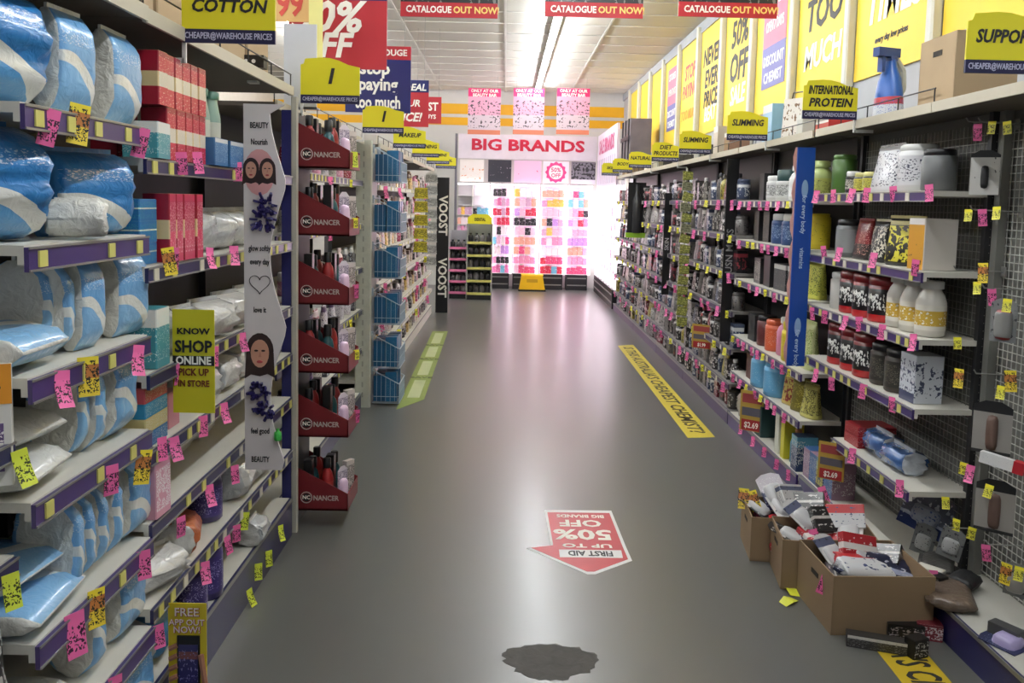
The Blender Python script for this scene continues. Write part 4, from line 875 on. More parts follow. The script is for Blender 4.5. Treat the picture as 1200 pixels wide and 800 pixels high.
# row() walks away from the camera, so the list starts at the near end
row(1, 3.44, 1.687, XP, [P(tub(.07, .17, GRY, BLK, None, .14), 'protein_tub', 'grey dark lidded tub', 'tub', .16), P(tub(.085, .2, mat((214, 214, 212), .35), WLID, WHT, .12), 'protein_tub', 'large white protein tub', 'tub', .2), P(pouch(.26, .12, .22, WHT, pm((60, 60, 64), (), (220, 220, 220), .5), 3), 'protein_pouch', 'large white printed protein pouch', 'pouch', .28), gap(.02), P(tub(.045, .1, BLK, mat((206, 200, 130), .4), pm((196, 188, 80), (), (30, 30, 30), .45), .2), 'supplement_tub', 'small yellow and black tub', 'tub', .11), P(tub(.045, .1, BLK, mat((206, 200, 130), .4), pm((196, 188, 80), (), (30, 30, 30), .45), .2), 'supplement_tub', 'small yellow and black tub', 'tub', .12), P(tub(.04, .11, BLK, WLID, pm((36, 36, 40), (), (220, 216, 200), .5), .2), 'supplement_tub', 'small black tub with white lid', 'tub', .1), P(tub(.065, .2, GREEN, GREEN, None, .1), 'protein_tub', 'dark green tub', 'tub', .14)], gl('top', n))
ORG = pm((206, 148, 40), ((.88, 1, (220, 216, 210)),), (60, 40, 20), .34, 6, 6, .4, (.1, .5))
PYB = pm((24, 22, 20), ((.86, .95, (206, 196, 130)),), (214, 204, 70), .52, 6, 7, .3, (.08, .84)); PRB = pm((120, 20, 24), ((.0, .4, (34, 26, 26)),), (200, 150, 140), .4); PBW = pm((34, 34, 34), (), (214, 208, 190), .5, 7, 9, .3)
row(1, 3.45, 1.362, XP, [P(carton(.13, .14, .21, mat((206, 200, 190), .4), ORG), 'protein_carton', 'white and orange carton', 'carton', .17, turn=.05), gap(.02), P(pouch(.2, .09, .22, PYB, mat((200, 190, 130), .4), 5), 'protein_pouch', 'black and yellow pouch', 'pouch', .22, turn=.3), gap(.05), P(pouch(.16, .09, .2, PBW, mat((196, 190, 160), .4), 6), 'protein_pouch', 'black and cream printed pouch', 'pouch', .18), P(pouch(.17, .09, .2, PRB, mat((110, 20, 20), .4), 7), 'protein_pouch', 'dark red pouch', 'pouch', .19), P(tub(.075, .19, GRY, BLK, mat((130, 132, 132), .4), .14), 'protein_tub', 'grey tub with black lid', 'tub', .17)], gl('second', n))
YW = pm((222, 218, 206), ((.18, .78, (206, 170, 66)),), (240, 236, 220), .42, 5, 6, .35, (.2, .75))
def rt(r=.078, h=.21): return tub(r, h, RB_, RLID, None, .17, .95, .86)
row(1, 3.44, 1.087, XP, [P(bottle(.06, .23, mat((214, 210, 200), .35), WLID, YW, 1, .62, .14), 'protein_bottle', 'white bottle with yellow label', 'bottle', .135), P(bottle(.06, .23, mat((214, 210, 200), .35), WLID, YW, 1, .62, .14), 'protein_bottle', 'white bottle with yellow label', 'bottle', .135), P(bottle(.06, .23, mat((214, 210, 200), .35), WLID, YW, 1, .62, .14), 'protein_bottle', 'white bottle with yellow label', 'bottle', .14), gap(.01), P(rt(), 'protein_tub', 'black tub with red lid', 'tub', .165), P(rt(), 'protein_tub', 'black tub with red lid', 'tub', .165), P(rt(), 'protein_tub', 'black tub with red lid', 'tub', .165), P(tub(.07, .19, mat((190, 188, 182), .4), WLID, None), 'protein_tub', 'pale grey tub', 'tub', .15)], gl('third', n))
DKT = pm((52, 50, 46), (), (120, 116, 100), .4)
row(1, 3.47, .802, XP, [P(carton(.13, .12, .2, pm((196, 200, 206), (), (60, 66, 90), .45, 5, 9), pm((206, 210, 216), ((0, .2, (60, 66, 96)),), (60, 66, 96), .45, 6, 8)), 'protein_carton', 'white and blue grey carton', 'carton', .16), gap(.03), P(tub(.07, .19, mat((58, 50, 42), .4), BLK, DKT), 'protein_tub', 'dark brown tub', 'tub', .155), P(tub(.07, .19, mat((58, 50, 42), .4), BLK, DKT), 'protein_tub', 'dark brown tub', 'tub', .165), P(rt(), 'protein_tub', 'black tub with red lid', 'tub', .17), P(rt(), 'protein_tub', 'black tub with red lid', 'tub', .17), P(rt(), 'protein_tub', 'black tub with red lid', 'tub', .17)], gl('fourth', n))
BWB = crumple((70, 110, 170), .25, .8, 1, 14, .4); REDC = pm((150, 26, 36), (), (220, 200, 200), .34)
row(1, 3.6, .457, XP+.02, [P(bag(.2, .14, .1, BWB, crumple((206, 212, 220), .25, .8, 1, 16, .2), 111, 1, .13), 'bag_pack', 'blue and white crumpled plastic pack', 'plastic pack', .2), P(bag(.2, .14, .11, BWB, crumple((206, 212, 220), .25, .8, 1, 16, .2), 112, 1, .13), 'bag_pack', 'blue and white crumpled plastic pack', 'plastic pack', .21), P(carton(.16, .2, .05, REDC), 'bar_box', 'flat dark red box', 'carton', .17, **{'in': .02})], gl('fifth', n))
put(carton(.15, .19, .045, REDC), 'bar_box', 'flat dark red box stacked on another', 'carton', (XP+.04, 4.1, .5095), R(-88), gl('fifth', n))
BARB = [pm((40, 60, 96), ((.7, 1, (90, 150, 170)),), (220, 220, 210), .45), pm((150, 120, 140), (), (230, 226, 226), .4), pm((60, 100, 150), (), (230, 226, 210), .4), pm((60, 60, 60), ((.6, 1, (80, 150, 160)),), (226, 216, 90), .5)]
put(carton(.12, .12, .19, BARB[1], BARB[2]), 'bar_box', 'pale blue upright bar box', 'carton', (XRF+.08, 4.29, .122), R(-90), "on protein bay's bottom deck"); 
for k in range(3): put(carton(.1, .12, .16, BARB[k], BARB[3-k]), 'bar_box', 'patterned upright bar box', 'carton', (XRF+.08, 4.41+.11*k*.9, .122), R(-90), "on protein bay's bottom deck")
for (px, py, sh, k) in ((958, 223, 0, 'pink'), (977, 222, 0, 'pink'), (1000, 221, 0, 'pink'), (1017, 220, 0, 'pink'), (1047, 218, 0, 'pink'), (1089, 216, 0, 'pink'), (965, 288, 1, 'pink'), (985, 290, 1, 'pink'), (1025, 296, 1, 'pink'), (1074, 304, 1, 'pink'),
                        (952, 360, 2, 'pink'), (968, 364, 2, 'pink'), (992, 370, 2, 'pink'), (1007, 371, 2, 'pink'), (1035, 380, 2, 'pink'), (1071, 391, 2, 'pink'), (957, 432, 3, 'pink'), (975, 442, 3, 'pink'), (1013, 450, 3, 'pink'), (1046, 465, 3, 'pink'), (1000, 525, 4, 'pink'), (1055, 562, 4, 'pink')):
    p = at(px, py, X=XRF-.01); ticket(1, p.y, p.z, k, gl(NAMES7[sh], n), s=1.0)
# blue divider
a = at(930, 430, Y=4.68); b = at(953, 173, Y=4.68)
o = thing('divider_panel', 'tall blue vertical divider panel beside the protein tubs', 'sign panel', (1.63, 4.68, .73))
link('board', G().cbox(.1, .012, b.z-.73, .003).mesh('board', mat((24, 72, 158), .4, var=.05)), o)
sc_ = [(-.05, 0)]
for i in range(25): z = (b.z-.73)*i/24; sc_.append((-.05-.02*abs(math.sin(i*.9)), z))
sc_.append((-.05, b.z-.73))
link('scalloped_edge', G().prism(sc_, .0, .004).mesh('scalloped_edge', mat((226, 170, 160), .5, var=.2, scale=14)), o)
for z in (.22, .98): link('logo_plate', G().prism([(.018*math.cos(t), z+.05*math.sin(t)) for t in [2*math.pi*i/14 for i in range(14)]], -.0075, -.006).mesh('logo_plate', mat((150, 180, 216), .5)), o)
for z, s in ((.1, 'for every body'), (.6, 'vitamins'), (.84, 'for every body')): text(s, .035, mat((196, 212, 236), .5, var=0), o, (0, -.0075, z), spin=R(-90), bold=.01)

# ---------------------------------------------------------------- right: coloured tub bay
n = 'coloured tub bay'
YT = mat((206, 184, 40), .35); YTL = pm((214, 192, 50), (), (90, 80, 20), .34); BLT = mat((40, 66, 110), .35); PGR = mat((190, 206, 130), .35); SKYB = mat((104, 166, 204), .35); PNK = mat((206, 130, 160), .35); ORT = mat((206, 96, 60), .35)
row(1, 4.76, 1.652, XP, [P(bottle(.07, .22, PGR, PGR, pm((200, 206, 110), (), (60, 60, 40), .4), 1, .6), 'drink_bottle', 'pale yellow green bottle', 'bottle', .17), P(tub(.06, .23, mat((92, 124, 50), .35), mat((92, 124, 50), .35), None, .08), 'drink_bottle', 'olive green tall tub', 'tub', .16), P(bottle(.065, .21, WLID, WLID, pm((226, 228, 226), (), (150, 160, 170), .35), 1, .6), 'drink_bottle', 'white capped bottle', 'bottle', .18), P(tub(.08, .19, mat((200, 200, 196), .3), mat((44, 74, 72), .4), pm((196, 198, 194), (), (90, 90, 90), .5), .35), 'protein_tub', 'silver tub with dark green lid', 'tub', .24), P(tub(.07, .16, mat((200, 200, 196), .3), WLID, pm((206, 206, 204), (), (90, 90, 90), .5), .2), 'protein_tub', 'small silver white tub', 'tub', .2), P(carton(.12, .1, .18, BLK), 'protein_carton', 'black carton', 'carton', .16)], gl('top', n))
row(1, 4.76, 1.377, XP, [P(tub(.075, .2, YT, YT, YTL, .05), 'protein_tub', 'yellow tub', 'tub', .18), P(tub(.075, .2, YT, YT, YTL, .05), 'protein_tub', 'yellow tub', 'tub', .2), P(tub(.075, .19, BLT, WLID, pm((44, 70, 112), (), (170, 190, 210), .4), .2), 'protein_tub', 'blue tub with white lid', 'tub', .2), P(tub(.075, .19, BLT, WLID, pm((44, 70, 112), (), (170, 190, 210), .4), .2), 'protein_tub', 'blue tub with white lid', 'tub', .22), P(carton(.12, .1, .2, BLK, pm((40, 38, 36), (), (120, 116, 110), .4)), 'protein_carton', 'tall black carton', 'carton', .2), P(carton(.12, .1, .2, BLK, pm((40, 38, 36), (), (120, 116, 110), .4)), 'protein_carton', 'tall black carton', 'carton', .2)], gl('second', n))
YG = pm((206, 206, 90), (), (90, 110, 40), .45)
row(1, 4.74, 1.092, XP, [P(pouch(.15, .08, .22, YG, None, 8), 'drink_pouch', 'yellow green pouch', 'pouch', .19, turn=.3), P(carton(.2, .12, .16, pm((58, 60, 62), ((.82, 1, (206, 206, 200)),), (150, 150, 150), .35)), 'protein_carton', 'dark grey carton with white top', 'carton', .24), P(carton(.2, .12, .16, pm((58, 60, 62), ((.82, 1, (206, 206, 200)),), (150, 150, 150), .35)), 'protein_carton', 'dark grey carton with white top', 'carton', .26), P(carton(.16, .12, .2, BLK), 'protein_carton', 'black carton', 'carton', .22), P(carton(.16, .12, .17, DARK, pm((56, 54, 52), (), (190, 186, 170), .45)), 'protein_carton', 'dark printed carton', 'carton', .24)], gl('third', n))
row(1, 4.76, .682, XP, [P(pouch(.2, .08, .28, pm((206, 212, 150), (), (120, 150, 60), .45), None, 9), 'drink_pouch', 'pale green printed pouch', 'pouch', .24), P(tub(.085, .24, YT, YT, YTL, .2), 'protein_tub', 'large yellow tub', 'tub', .22), P(bottle(.055, .24, PNK, WLID, None, 1, .5), 'drink_bottle', 'pink bottle', 'bottle', .16), P(tub(.075, .2, ORT, ORT, pm((206, 96, 60), (), (230, 200, 180), .35), .15), 'protein_tub', 'orange tub', 'tub', .2), P(tub(.07, .2, mat((90, 40, 40), .35), BLK, None, .15), 'protein_tub', 'maroon tub', 'tub', .2), P(carton(.14, .1, .18, DARK), 'protein_carton', 'dark carton', 'carton', .2)], gl('fourth', n))
PCH = [pm((190, 170, 90), (), (130, 40, 36), .5, 5, 5), pm((120, 110, 40), (), (200, 190, 90), .4), pm((206, 200, 110), (), (70, 60, 30), .5)]
row(1, 4.72, .412, XP, [P(pouch(.13, .08, .2, PCH[2], None, 11), 'snack_pouch', 'yellow printed snack pouch', 'pouch', .15, turn=.3), P(pouch(.14, .08, .2, PCH[1], None, 12), 'snack_pouch', 'olive snack pouch', 'pouch', .15, turn=.4), P(pouch(.15, .08, .19, PCH[0], None, 13), 'snack_pouch', 'cream and red snack pouch', 'pouch', .17, turn=.2), gap(.04), P(tub(.105, .22, SKYB, SKYB, pm((104, 166, 204), (), (200, 220, 230), .3), .14), 'drum_tub', 'large sky blue drum', 'tub', .26), P(tub(.105, .22, SKYB, SKYB, pm((104, 166, 204), (), (200, 220, 230), .3), .14), 'drum_tub', 'large sky blue drum', 'tub', .3), P(carton(.14, .1, .17, mat((90, 56, 50), .5)), 'protein_carton', 'brown carton', 'carton', .18)], gl('fifth', n))
row(1, 4.74, .102, XRF+.08, [P(carton(.1, .12, .2, BARB[0]), 'bar_box', 'dark blue patterned box', 'carton', .13), P(bottle(.045, .2, mat((60, 130, 160), .35), mat((196, 130, 80), .4), None, 1), 'drink_bottle', 'teal bottle with orange cap', 'bottle', .12), P(carton(.06, .12, .24, mat((206, 196, 50), .4), pm((214, 204, 60), (), (60, 60, 30), .3)), 'shake_box', 'slim yellow box', 'carton', .09), P(carton(.07, .12, .25, mat((206, 206, 190), .4), pm((214, 214, 200), (), (90, 90, 90), .3)), 'shake_box', 'slim white box', 'carton', .12), gap(.25), P(carton(.12, .12, .2, mat((40, 70, 70), .4)), 'protein_carton', 'dark green carton', 'carton', .16), P(bag(.18, .15, .2, crumple((150, 140, 120), .4, .4), crumple((150, 140, 120), .4, .4), 121, 1, .1), 'bag_pack', 'brown speckled bag', 'plastic pack', .2), P(bag(.18, .15, .2, crumple((150, 140, 120), .4, .4), crumple((150, 140, 120), .4, .4), 122, 1, .1), 'bag_pack', 'brown speckled bag', 'plastic pack', .2)], "on coloured tub bay's bottom deck")
for s_, z in enumerate(ZR2):
    y = 4.75+.04*s_
    while y < 6.1: ticket(1, y, z-.006, random.choice(('pink', 'pink', 'yellow', 'pink')), gl(NAMES7[s_], n), s=.85); y += random.uniform(.12, .24)
for y in (4.8, 5.0, 5.25, 5.5, 5.8): ticket(1, y, .1, 'pink', "on coloured tub bay's bottom deck", s=.9)
def price_card(px, py, wd_, ht_, Xp, label, price):
    p = at(px, py, X=Xp); o = thing('price_card', label, 'price card', (Xp, p.y, p.z), (0, 0, R(-38)))
    link('card', G().box(-wd_/2, wd_/2, -.002, 0, 0, ht_).mesh('card', mat((176, 146, 60), .5)), o)
    for z0, z1, m in ((.68, .92, mat((150, 60, 60), .5)), (.36, .58, mat((90, 86, 96), .5)), (0, .28, mat((160, 36, 40), .5))): link('print_block', G().box(-wd_*.42, wd_*.42, -.0035, -.002, z0*ht_+.004, z1*ht_).mesh('print_block', m), o)
    text(price, ht_*.2, INKW, o, (0, -.004, .14*ht_), sx=.8); link('clip', G().box(-.01, .01, 0, .05, ht_-.02, ht_).mesh('clip', STEEL), o)
price_card(880, 505, .16, .27, XRF-.02, 'brown and red price card below the sky blue drums', '$2.69')
price_card(973, 562, .13, .19, XRF-.02, 'brown and red price card below the red boxes', '$2.69')
price_card(822, 408, .18, .2, XRF-.02, 'brown and red price card under the olive hanging strip', '$1.99')

# ---------------------------------------------------------------- right: dark bays beyond
P5 = [((34, 32, 34), (196, 192, 190)), ((52, 48, 50), (226, 222, 220)), ((100, 96, 94), (40, 38, 40)), ((28, 28, 30), (150, 60, 70)), ((64, 60, 58), (180, 176, 170)), ((170, 164, 162), (60, 56, 60)), ((60, 70, 96), (200, 200, 200)), ((120, 50, 60), (220, 206, 206)), ((150, 140, 60), (50, 46, 30))]
def dk(i):
    c, k = P5[i % 9]; m = pm(c, ((.7, .86, k),) if i % 3 == 0 else (), k, .42, 4, 5)
    return [carton(.1, .08, .17, m), bottle(.042, .19, m, mat(k, .4), None, .8), tub(.05, .15, m, mat(c, .4)), pouch(.13, .06, .19, m)][i % 4]
DN = [('vitamin_carton', 'dark small carton', 'carton'), ('vitamin_bottle', 'dark small bottle', 'bottle'), ('vitamin_tub', 'dark small tub', 'tub'), ('vitamin_pouch', 'dark small pouch', 'pouch')]
for bi, (ya, yb, wh) in enumerate(RB):
    bn = ('first', 'second', 'third', 'fourth')[bi]+' dark bay'
    for s_, z in enumerate(ZR3+[.102]):
        y = ya+.08
        while y < yb-.06:
            i = random.choices(range(36), [1 if (q % 9) in (7, 8) else 3 for q in range(36)])[0]; nm, ds, ct = DN[i % 4]
            wd_ = .115 if bi == 0 else .135+.03*bi
            f = wd_/.115 if bi > 0 else 1
            put(dk(i), nm, ds, ct, (XRF+.065, y, z+.002), R(-90)+random.uniform(-.1, .1), f"on {bn}'s {NAMES7[s_]} shelf", 'dark goods on right bays', sc=(min(f, 1.5), 1, random.uniform(.85, 1.12))); y += wd_*random.uniform(1.0, 1.25)
        if s_ < 6:
            y = ya+.1
            while y < yb: ticket(1, y, z-.006, random.choice(('pink', 'yellow', 'yellow', 'pink')), f"on {bn}'s {NAMES7[s_]} shelf", s=1.1); y += random.uniform(.22, .5)+.06*bi
def vsign(px, y0, y1, wdx, label, word, m, tm, Y=None):
    Yp = (XRF-.05)/((px-VPX)/1000)
    a = at(px, y1, Y=Yp); b = at(px, y0, Y=Yp)
    o = thing('vertical_sign', label, 'sign panel', (a.x, Yp, a.z)); h_ = b.z-a.z
    link('board', G().cbox(wdx, .012, h_, .003).mesh('board', m), o)
    for k in range(max(1, int(h_/.75))): text(word, wdx*.8, tm, o, (0, -.0075, h_*(k+.5)/max(1, int(h_/.75))), spin=R(90), bold=.01)
    link('clip', G().box(-.02, .02, 0, .04, h_-.02, h_).mesh('clip', STEEL), o)
vsign(850, 186, 400, .09, 'tall black vertical sign with grey lettering on right shelving', 'USN MASS', BLACK, mat((150, 148, 146), .5, var=0))
vsign(779, 226, 345, .075, 'narrow black vertical sign farther along the dark shelving', 'SKIN', BLACK, mat((190, 186, 190), .5, var=0))
o = thing('clip_strip', 'olive hanging strip of small sachets on the dark right shelving', 'clip strip', (1.6, 7.62, .52))
link('strip', G().box(-.008, .008, -.002, .002, 0, 1.42).mesh('strip', WHITE), o)
OLV = [pm((120, 124, 60), (), (196, 196, 110), .45, 5, 5), pm((140, 140, 110), (), (70, 76, 50), .45, 5, 5)]
for j in range(15): link('sachet', G().prism([(-.045, 0), (.045, 0), (.05, .07), (-.04, .085)], -.022, -.004).mesh('sachet', OLV[j % 2 if j > 8 else 0]), o, (random.uniform(-.008, .008), 0, .01+.093*j), (0, random.uniform(-.12, .12), 0))
o = thing('bottle_display', 'black hanging bottle display with lime base on the dark shelving', 'display', (1.62, 10.6, 1.26))
link('back_card', G().box(-.11, .11, 0, .01, 0, .62).mesh('back_card', BLACK), o); link('lime_tray', G().box(-.13, .13, -.04, .02, -.06, 0).mesh('lime_tray', mat((150, 196, 50), .4)), o)
link('giant_bottle', G().lathe([(.05, 0), (.055, .02), (.055, .4), (.025, .5), (.025, .6)], 12, c=(0, -.03)).mesh('giant_bottle', mat((44, 44, 46), .3)), o)

# goods standing on the right canopies
Zt = 2.021
o = thing('open_carton', 'open brown carton on the right canopy beside the supports sign', 'cardboard box', (1.82, 3.44, Zt), (0, 0, R(-90)))
def open_box(o, w_, d_, h_, t=.005, m=CARD, front_hole=True, hole=True):
    link('front_wall', G().box(-w_/2, w_/2, -d_/2, -d_/2+t, 0, h_).mesh('front_wall', m), o); link('rear_wall', G().box(-w_/2, w_/2, d_/2-t, d_/2, 0, h_).mesh('rear_wall', m), o)
    for s in (-1, 1):
        l = link('side_wall', G().box(s*w_/2-t/2, s*w_/2+t/2, -d_/2, d_/2, 0, h_).mesh('side_wall', m), o)
        if hole: link('hand_hole', G().box(s*(w_/2+t/2), s*(w_/2+t/2+.0015), -.035, .035, h_*.68, h_*.76).mesh('hand_hole', mat((40, 32, 24), .8)), l)
    if front_hole: link('hand_hole', G().box(-.035, .035, -d_/2-.0015, -d_/2, h_*.72, h_*.8).mesh('hand_hole', mat((40, 32, 24), .8)), o)
    link('bottom', G().box(-w_/2, w_/2, -d_/2, d_/2, 0, t).mesh('bottom', m), o)
open_box(o, .28, .24, .27, m=CARDL)
put([('bag_body', bag(.2, .14, .1, crumple((196, 190, 184)), crumple((60, 58, 60)), 131, 1, .12)[0][1])], 'wrapped_pack', 'crumpled patterned pack poking out of the canopy carton', 'plastic pack', (1.82, 3.44, Zt+.2), R(-90))
o = thing('detergent_bottle', 'blue and white spray detergent bottle on the right canopy', 'bottle', (1.77, 4.02, Zt), (0, 0, R(-70)))
o.scale = (1.25, 1.25, 1.15)
link('bottle_body', G().lathe([(.06, 0), (.065, .01), (.06, .1), (.05, .16), (.03, .21), (.022, .24)], 14, sy=.6).mesh('bottle_body', mat((36, 90, 168), .3)), o)
link('label', G().lathe([(.0655, .015), (.0615, .09)], 14, sy=.62, caps=False).mesh('label', pm((210, 214, 218), ((.6, 1, (190, 60, 70)),), (50, 90, 170), .4)), o)
link('trigger_head', G().box(-.016, .016, -.07, .03, .25, .285).box(-.012, .012, -.05, -.035, .19, .25).prism([(-.02, .235), (.02, .235), (.016, .255), (-.016, .255)], -.015, .015).mesh('trigger_head', mat((40, 70, 130), .35)), o)
link('handle', G().path([(0, .02, .25), (0, .06, .2), (0, .065, .13), (0, .04, .08)], .012, 8).mesh('handle', mat((206, 206, 190), .35)), o)
o = thing('shopping_bag', 'white printed carrier bag on canopy behind the protein sign', 'bag', (1.8, 5.36, Zt), (0, 0, R(-60)))
link('bag_body', G().prism([(-.1, 0), (.1, 0), (.085, .26), (-.085, .26)], -.03, .03).mesh('bag_body', pm((222, 216, 206), (), (120, 90, 60), .42, 6, 6)), o)
link('handle', G().path([(-.05, 0, .26), (-.04, 0, .3), (.04, 0, .3), (.05, 0, .26)], .004).mesh('handle', BLACK), o)
for k, (yy, w_, h_, c, ds) in enumerate(((4.72, .2, .06, (190, 50, 50), 'red and white flat box'), (5.72, .2, .26, (150, 196, 224), 'pale blue carton'), (5.08, .1, .13, (206, 206, 200), 'low white carton'), (7.12, .14, .24, (206, 196, 180), 'beige carton'), (6.75, .16, .16, (150, 116, 96), 'brown carton'), (7.6, .2, .12, (60, 60, 60), 'dark carton'), (8.8, .3, .1, (70, 66, 60), 'low dark carton'), (9.6, .3, .12, (60, 58, 56), 'wide dark carton'), (10.6, .3, .16, (230, 226, 214), 'cream carton'))):
    put(carton(w_, .16, h_, mat(c, .5, var=.12), pm(c, ((.8, 1, (226, 226, 220)),), (90, 90, 90), .3)), 'canopy_carton', ds, 'carton', (1.8, yy, Zt), R(-90), 'standing on the right canopy')
for yy in (7.2, 7.9, 8.6, 9.4, 10.3): put(carton(.12, .14, .09, mat((206, 200, 190), .5)), 'canopy_carton', 'small pale carton', 'carton', (-1.15, yy, 2.042), R(90), 'on top of far left bay')
# ---------------------------------------------------------------- right near pegboard: hanging packs and tickets
n = 'near pegboard'
XH = XRF+.16
CRD = [pm((176, 174, 166), (), (40, 38, 36), .5, 5, 6), pm((96, 90, 84), ((.8, 1, (30, 30, 30)),), (180, 170, 160), .3, 5, 6), pm((150, 30, 36), (), (210, 200, 196), .4), pm((120, 122, 122), (), (60, 60, 64), .4, 6, 6), pm((34, 40, 76), (), (180, 186, 200), .35), pm((150, 146, 140), ((.78, 1, (28, 28, 30)), (0, .06, (40, 40, 40))), None), pm((206, 204, 198), ((.84, 1, (36, 36, 38)),), (90, 90, 90), .3, 4, 4)]
def hangp(px, py, w_, h_, m, ds, d_=.02, bub=None, yaw=-60, nm='hanging_pack', roll=0, bw=.38, bh=.3):
    p = at(px, py, X=XH); put(blister(w_, h_, d_, m, bub or mat((150, 146, 140), .3), bw, bh), nm, ds, 'blister pack', (XH, p.y, p.z-h_), 0, 'on near pegboard', 'packs on near pegboard', (0, roll, R(yaw)))
hangp(1156, 176, .1, .17, CRD[6], 'white boxed knee brace pack', .012, mat((30, 30, 32), .5), yaw=-30, bw=.14, bh=.26)
hangp(1165, 470, .13, .2, CRD[5], 'brown leg support pack', .016, mat((96, 74, 64), .6), -40, bw=.16, bh=.34)
hangp(1168, 562, .13, .2, CRD[5], 'lower brown leg support pack', .016, mat((96, 74, 64), .6), -40, bw=.16, bh=.34)
hangp(1178, 350, .09, .16, CRD[3], 'grey strap pack with red ends', .014, pm((130, 130, 128), ((0, .1, (130, 20, 26)), (.9, 1, (110, 20, 26))), None), -50, bw=.36, bh=.36)
hangp(1192, 660, .08, .12, CRD[3], 'small grey hanging pack', .02, None, -50)
hangp(1080, 570, .2, .2, pm((88, 94, 110), ((0, .25, (36, 52, 100)), (.25, .32, (160, 170, 190))), (180, 186, 196), .4, 5, 5), 'large grey blue massager pack', .012, pm((150, 158, 172), (), (60, 80, 130), .4, 4, 4), -40, roll=.3, bw=.3, bh=.22)
hangp(1080, 612, .09, .14, CRD[3], 'grey button pad pack', .012, pm((176, 178, 176), (), (50, 50, 54), .36, 4, 4), -40, roll=.2, bw=.36, bh=.26)
hangp(1112, 617, .09, .13, CRD[3], 'second grey button pad pack', .012, pm((176, 178, 176), (), (50, 50, 54), .36, 4, 4), -40, roll=.2, bw=.36, bh=.26)
p = at(1180, 548, X=XH)
put(carton(.15, .03, .04, mat((206, 206, 204), .4), pm((214, 214, 212), ((0, 1, (214, 214, 212)),), (60, 60, 90), .3))+[('red_end', G().box(.04, .076, -.0165, .0155, -.001, .0425).mesh('red_end', REDS))], 'white_hook_box', 'long white box with red end', 'carton', (XH-.02, p.y, p.z), 0, 'hanging on near pegboard', None, (0, .1, R(-50)))
for (px, py, k) in ((1146, 145, 'pink'), (1128, 148, 'yellow'), (1163, 142, 'yellow'), (1180, 142, 'yellow'), (1120, 248, 'pink'), (1151, 245, 'pink'), (1135, 245, 'yellow'), (1168, 242, 'yellow'), (1123, 318, 'pink'), (1114, 326, 'yellow'), (1152, 308, 'promo'), (1145, 330, 'yellow'), (1162, 338, 'pink'), (1181, 350, 'yellow'), (1107, 400, 'pink'), (1122, 395, 'yellow'),
                    (1124, 432, 'promo'), (1184, 434, 'promo'), (1174, 452, 'yellow'), (1099, 493, 'yellow'), (1109, 493, 'pink'), (1138, 545, 'pink'), (1130, 542, 'yellow'), (1095, 580, 'pink'), (1108, 582, 'yellow'), (1121, 608, 'yellow'), (1140, 618, 'yellow'), (1155, 638, 'pink'), (1160, 568, 'yellow'), (1180, 660, 'promo'), (1195, 664, 'yellow')):
    p = at(px, py, X=XH-.03)
    if p.y < 3.36: ticket(1, p.y, p.z, k, 'on near pegboard hooks', X=XH-.03, s=.95, yaw=R(-40))
# things left lying on the pegboard bay's deck
BR = crumple((104, 88, 74), .4, .5, 1, 20, .2)
for i, (px, py, w_, h_, d_, yaw, m, ds) in enumerate(((1112, 672, .16, .11, .03, 20, mat((34, 32, 30), .5), 'black flat pack'), (1140, 700, .26, .16, .05, 70, BR, 'brown support sock pack'), (1165, 668, .2, .12, .05, 60, crumple((84, 82, 78), .4, .4), 'grey crumpled pack'), (1188, 690, .12, .1, .06, 40, mat((30, 30, 32), .5), 'black rolled strap'))):
    p = at(px, py, Z=.15)
    put(bag(w_, d_, h_, m, m, 140+i, 1, .07), 'support_pack', ds, 'plastic pack', (min(p.x, 1.86), p.y, .131+d_/2), 0, 'lying on near right deck', None, (R(-90), 0, R(yaw)))
put(carton(.11, .05, .045, mat((70, 70, 70), .4)), 'device_box', 'dark grey slim box', 'carton', (1.77, 2.83, .131), R(-60), 'lying on near right deck')
put(carton(.05, .05, .06, BLACK, pm((24, 24, 26), (), (200, 200, 200), .4)), 'device_box', 'small black box', 'carton', (1.72, 3.2, .131), R(-70), 'lying on near right deck')
put(carton(.1, .06, .05, mat((214, 210, 196), .5)), 'device_box', 'cream box', 'carton', (1.73, 3.29, .131), R(-50), 'lying on near right deck')
put(bottle(.028, .15, mat((236, 236, 240), .25), mat((70, 50, 180), .3), None, 1, .8, .18), 'thermometer_tube', 'white tube with violet cap', 'bottle', (1.79, 2.66, .1595), 0, 'lying on near right deck', None, (R(90), 0, R(130)))
put(blister(.12, .14, .03, CRD[4], mat((170, 160, 200), .3)), 'blister_pack', 'small violet blister pack', 'blister pack', (1.78, 2.74, .133), 0, 'lying on near right deck', None, (R(-88), 0, R(30)))

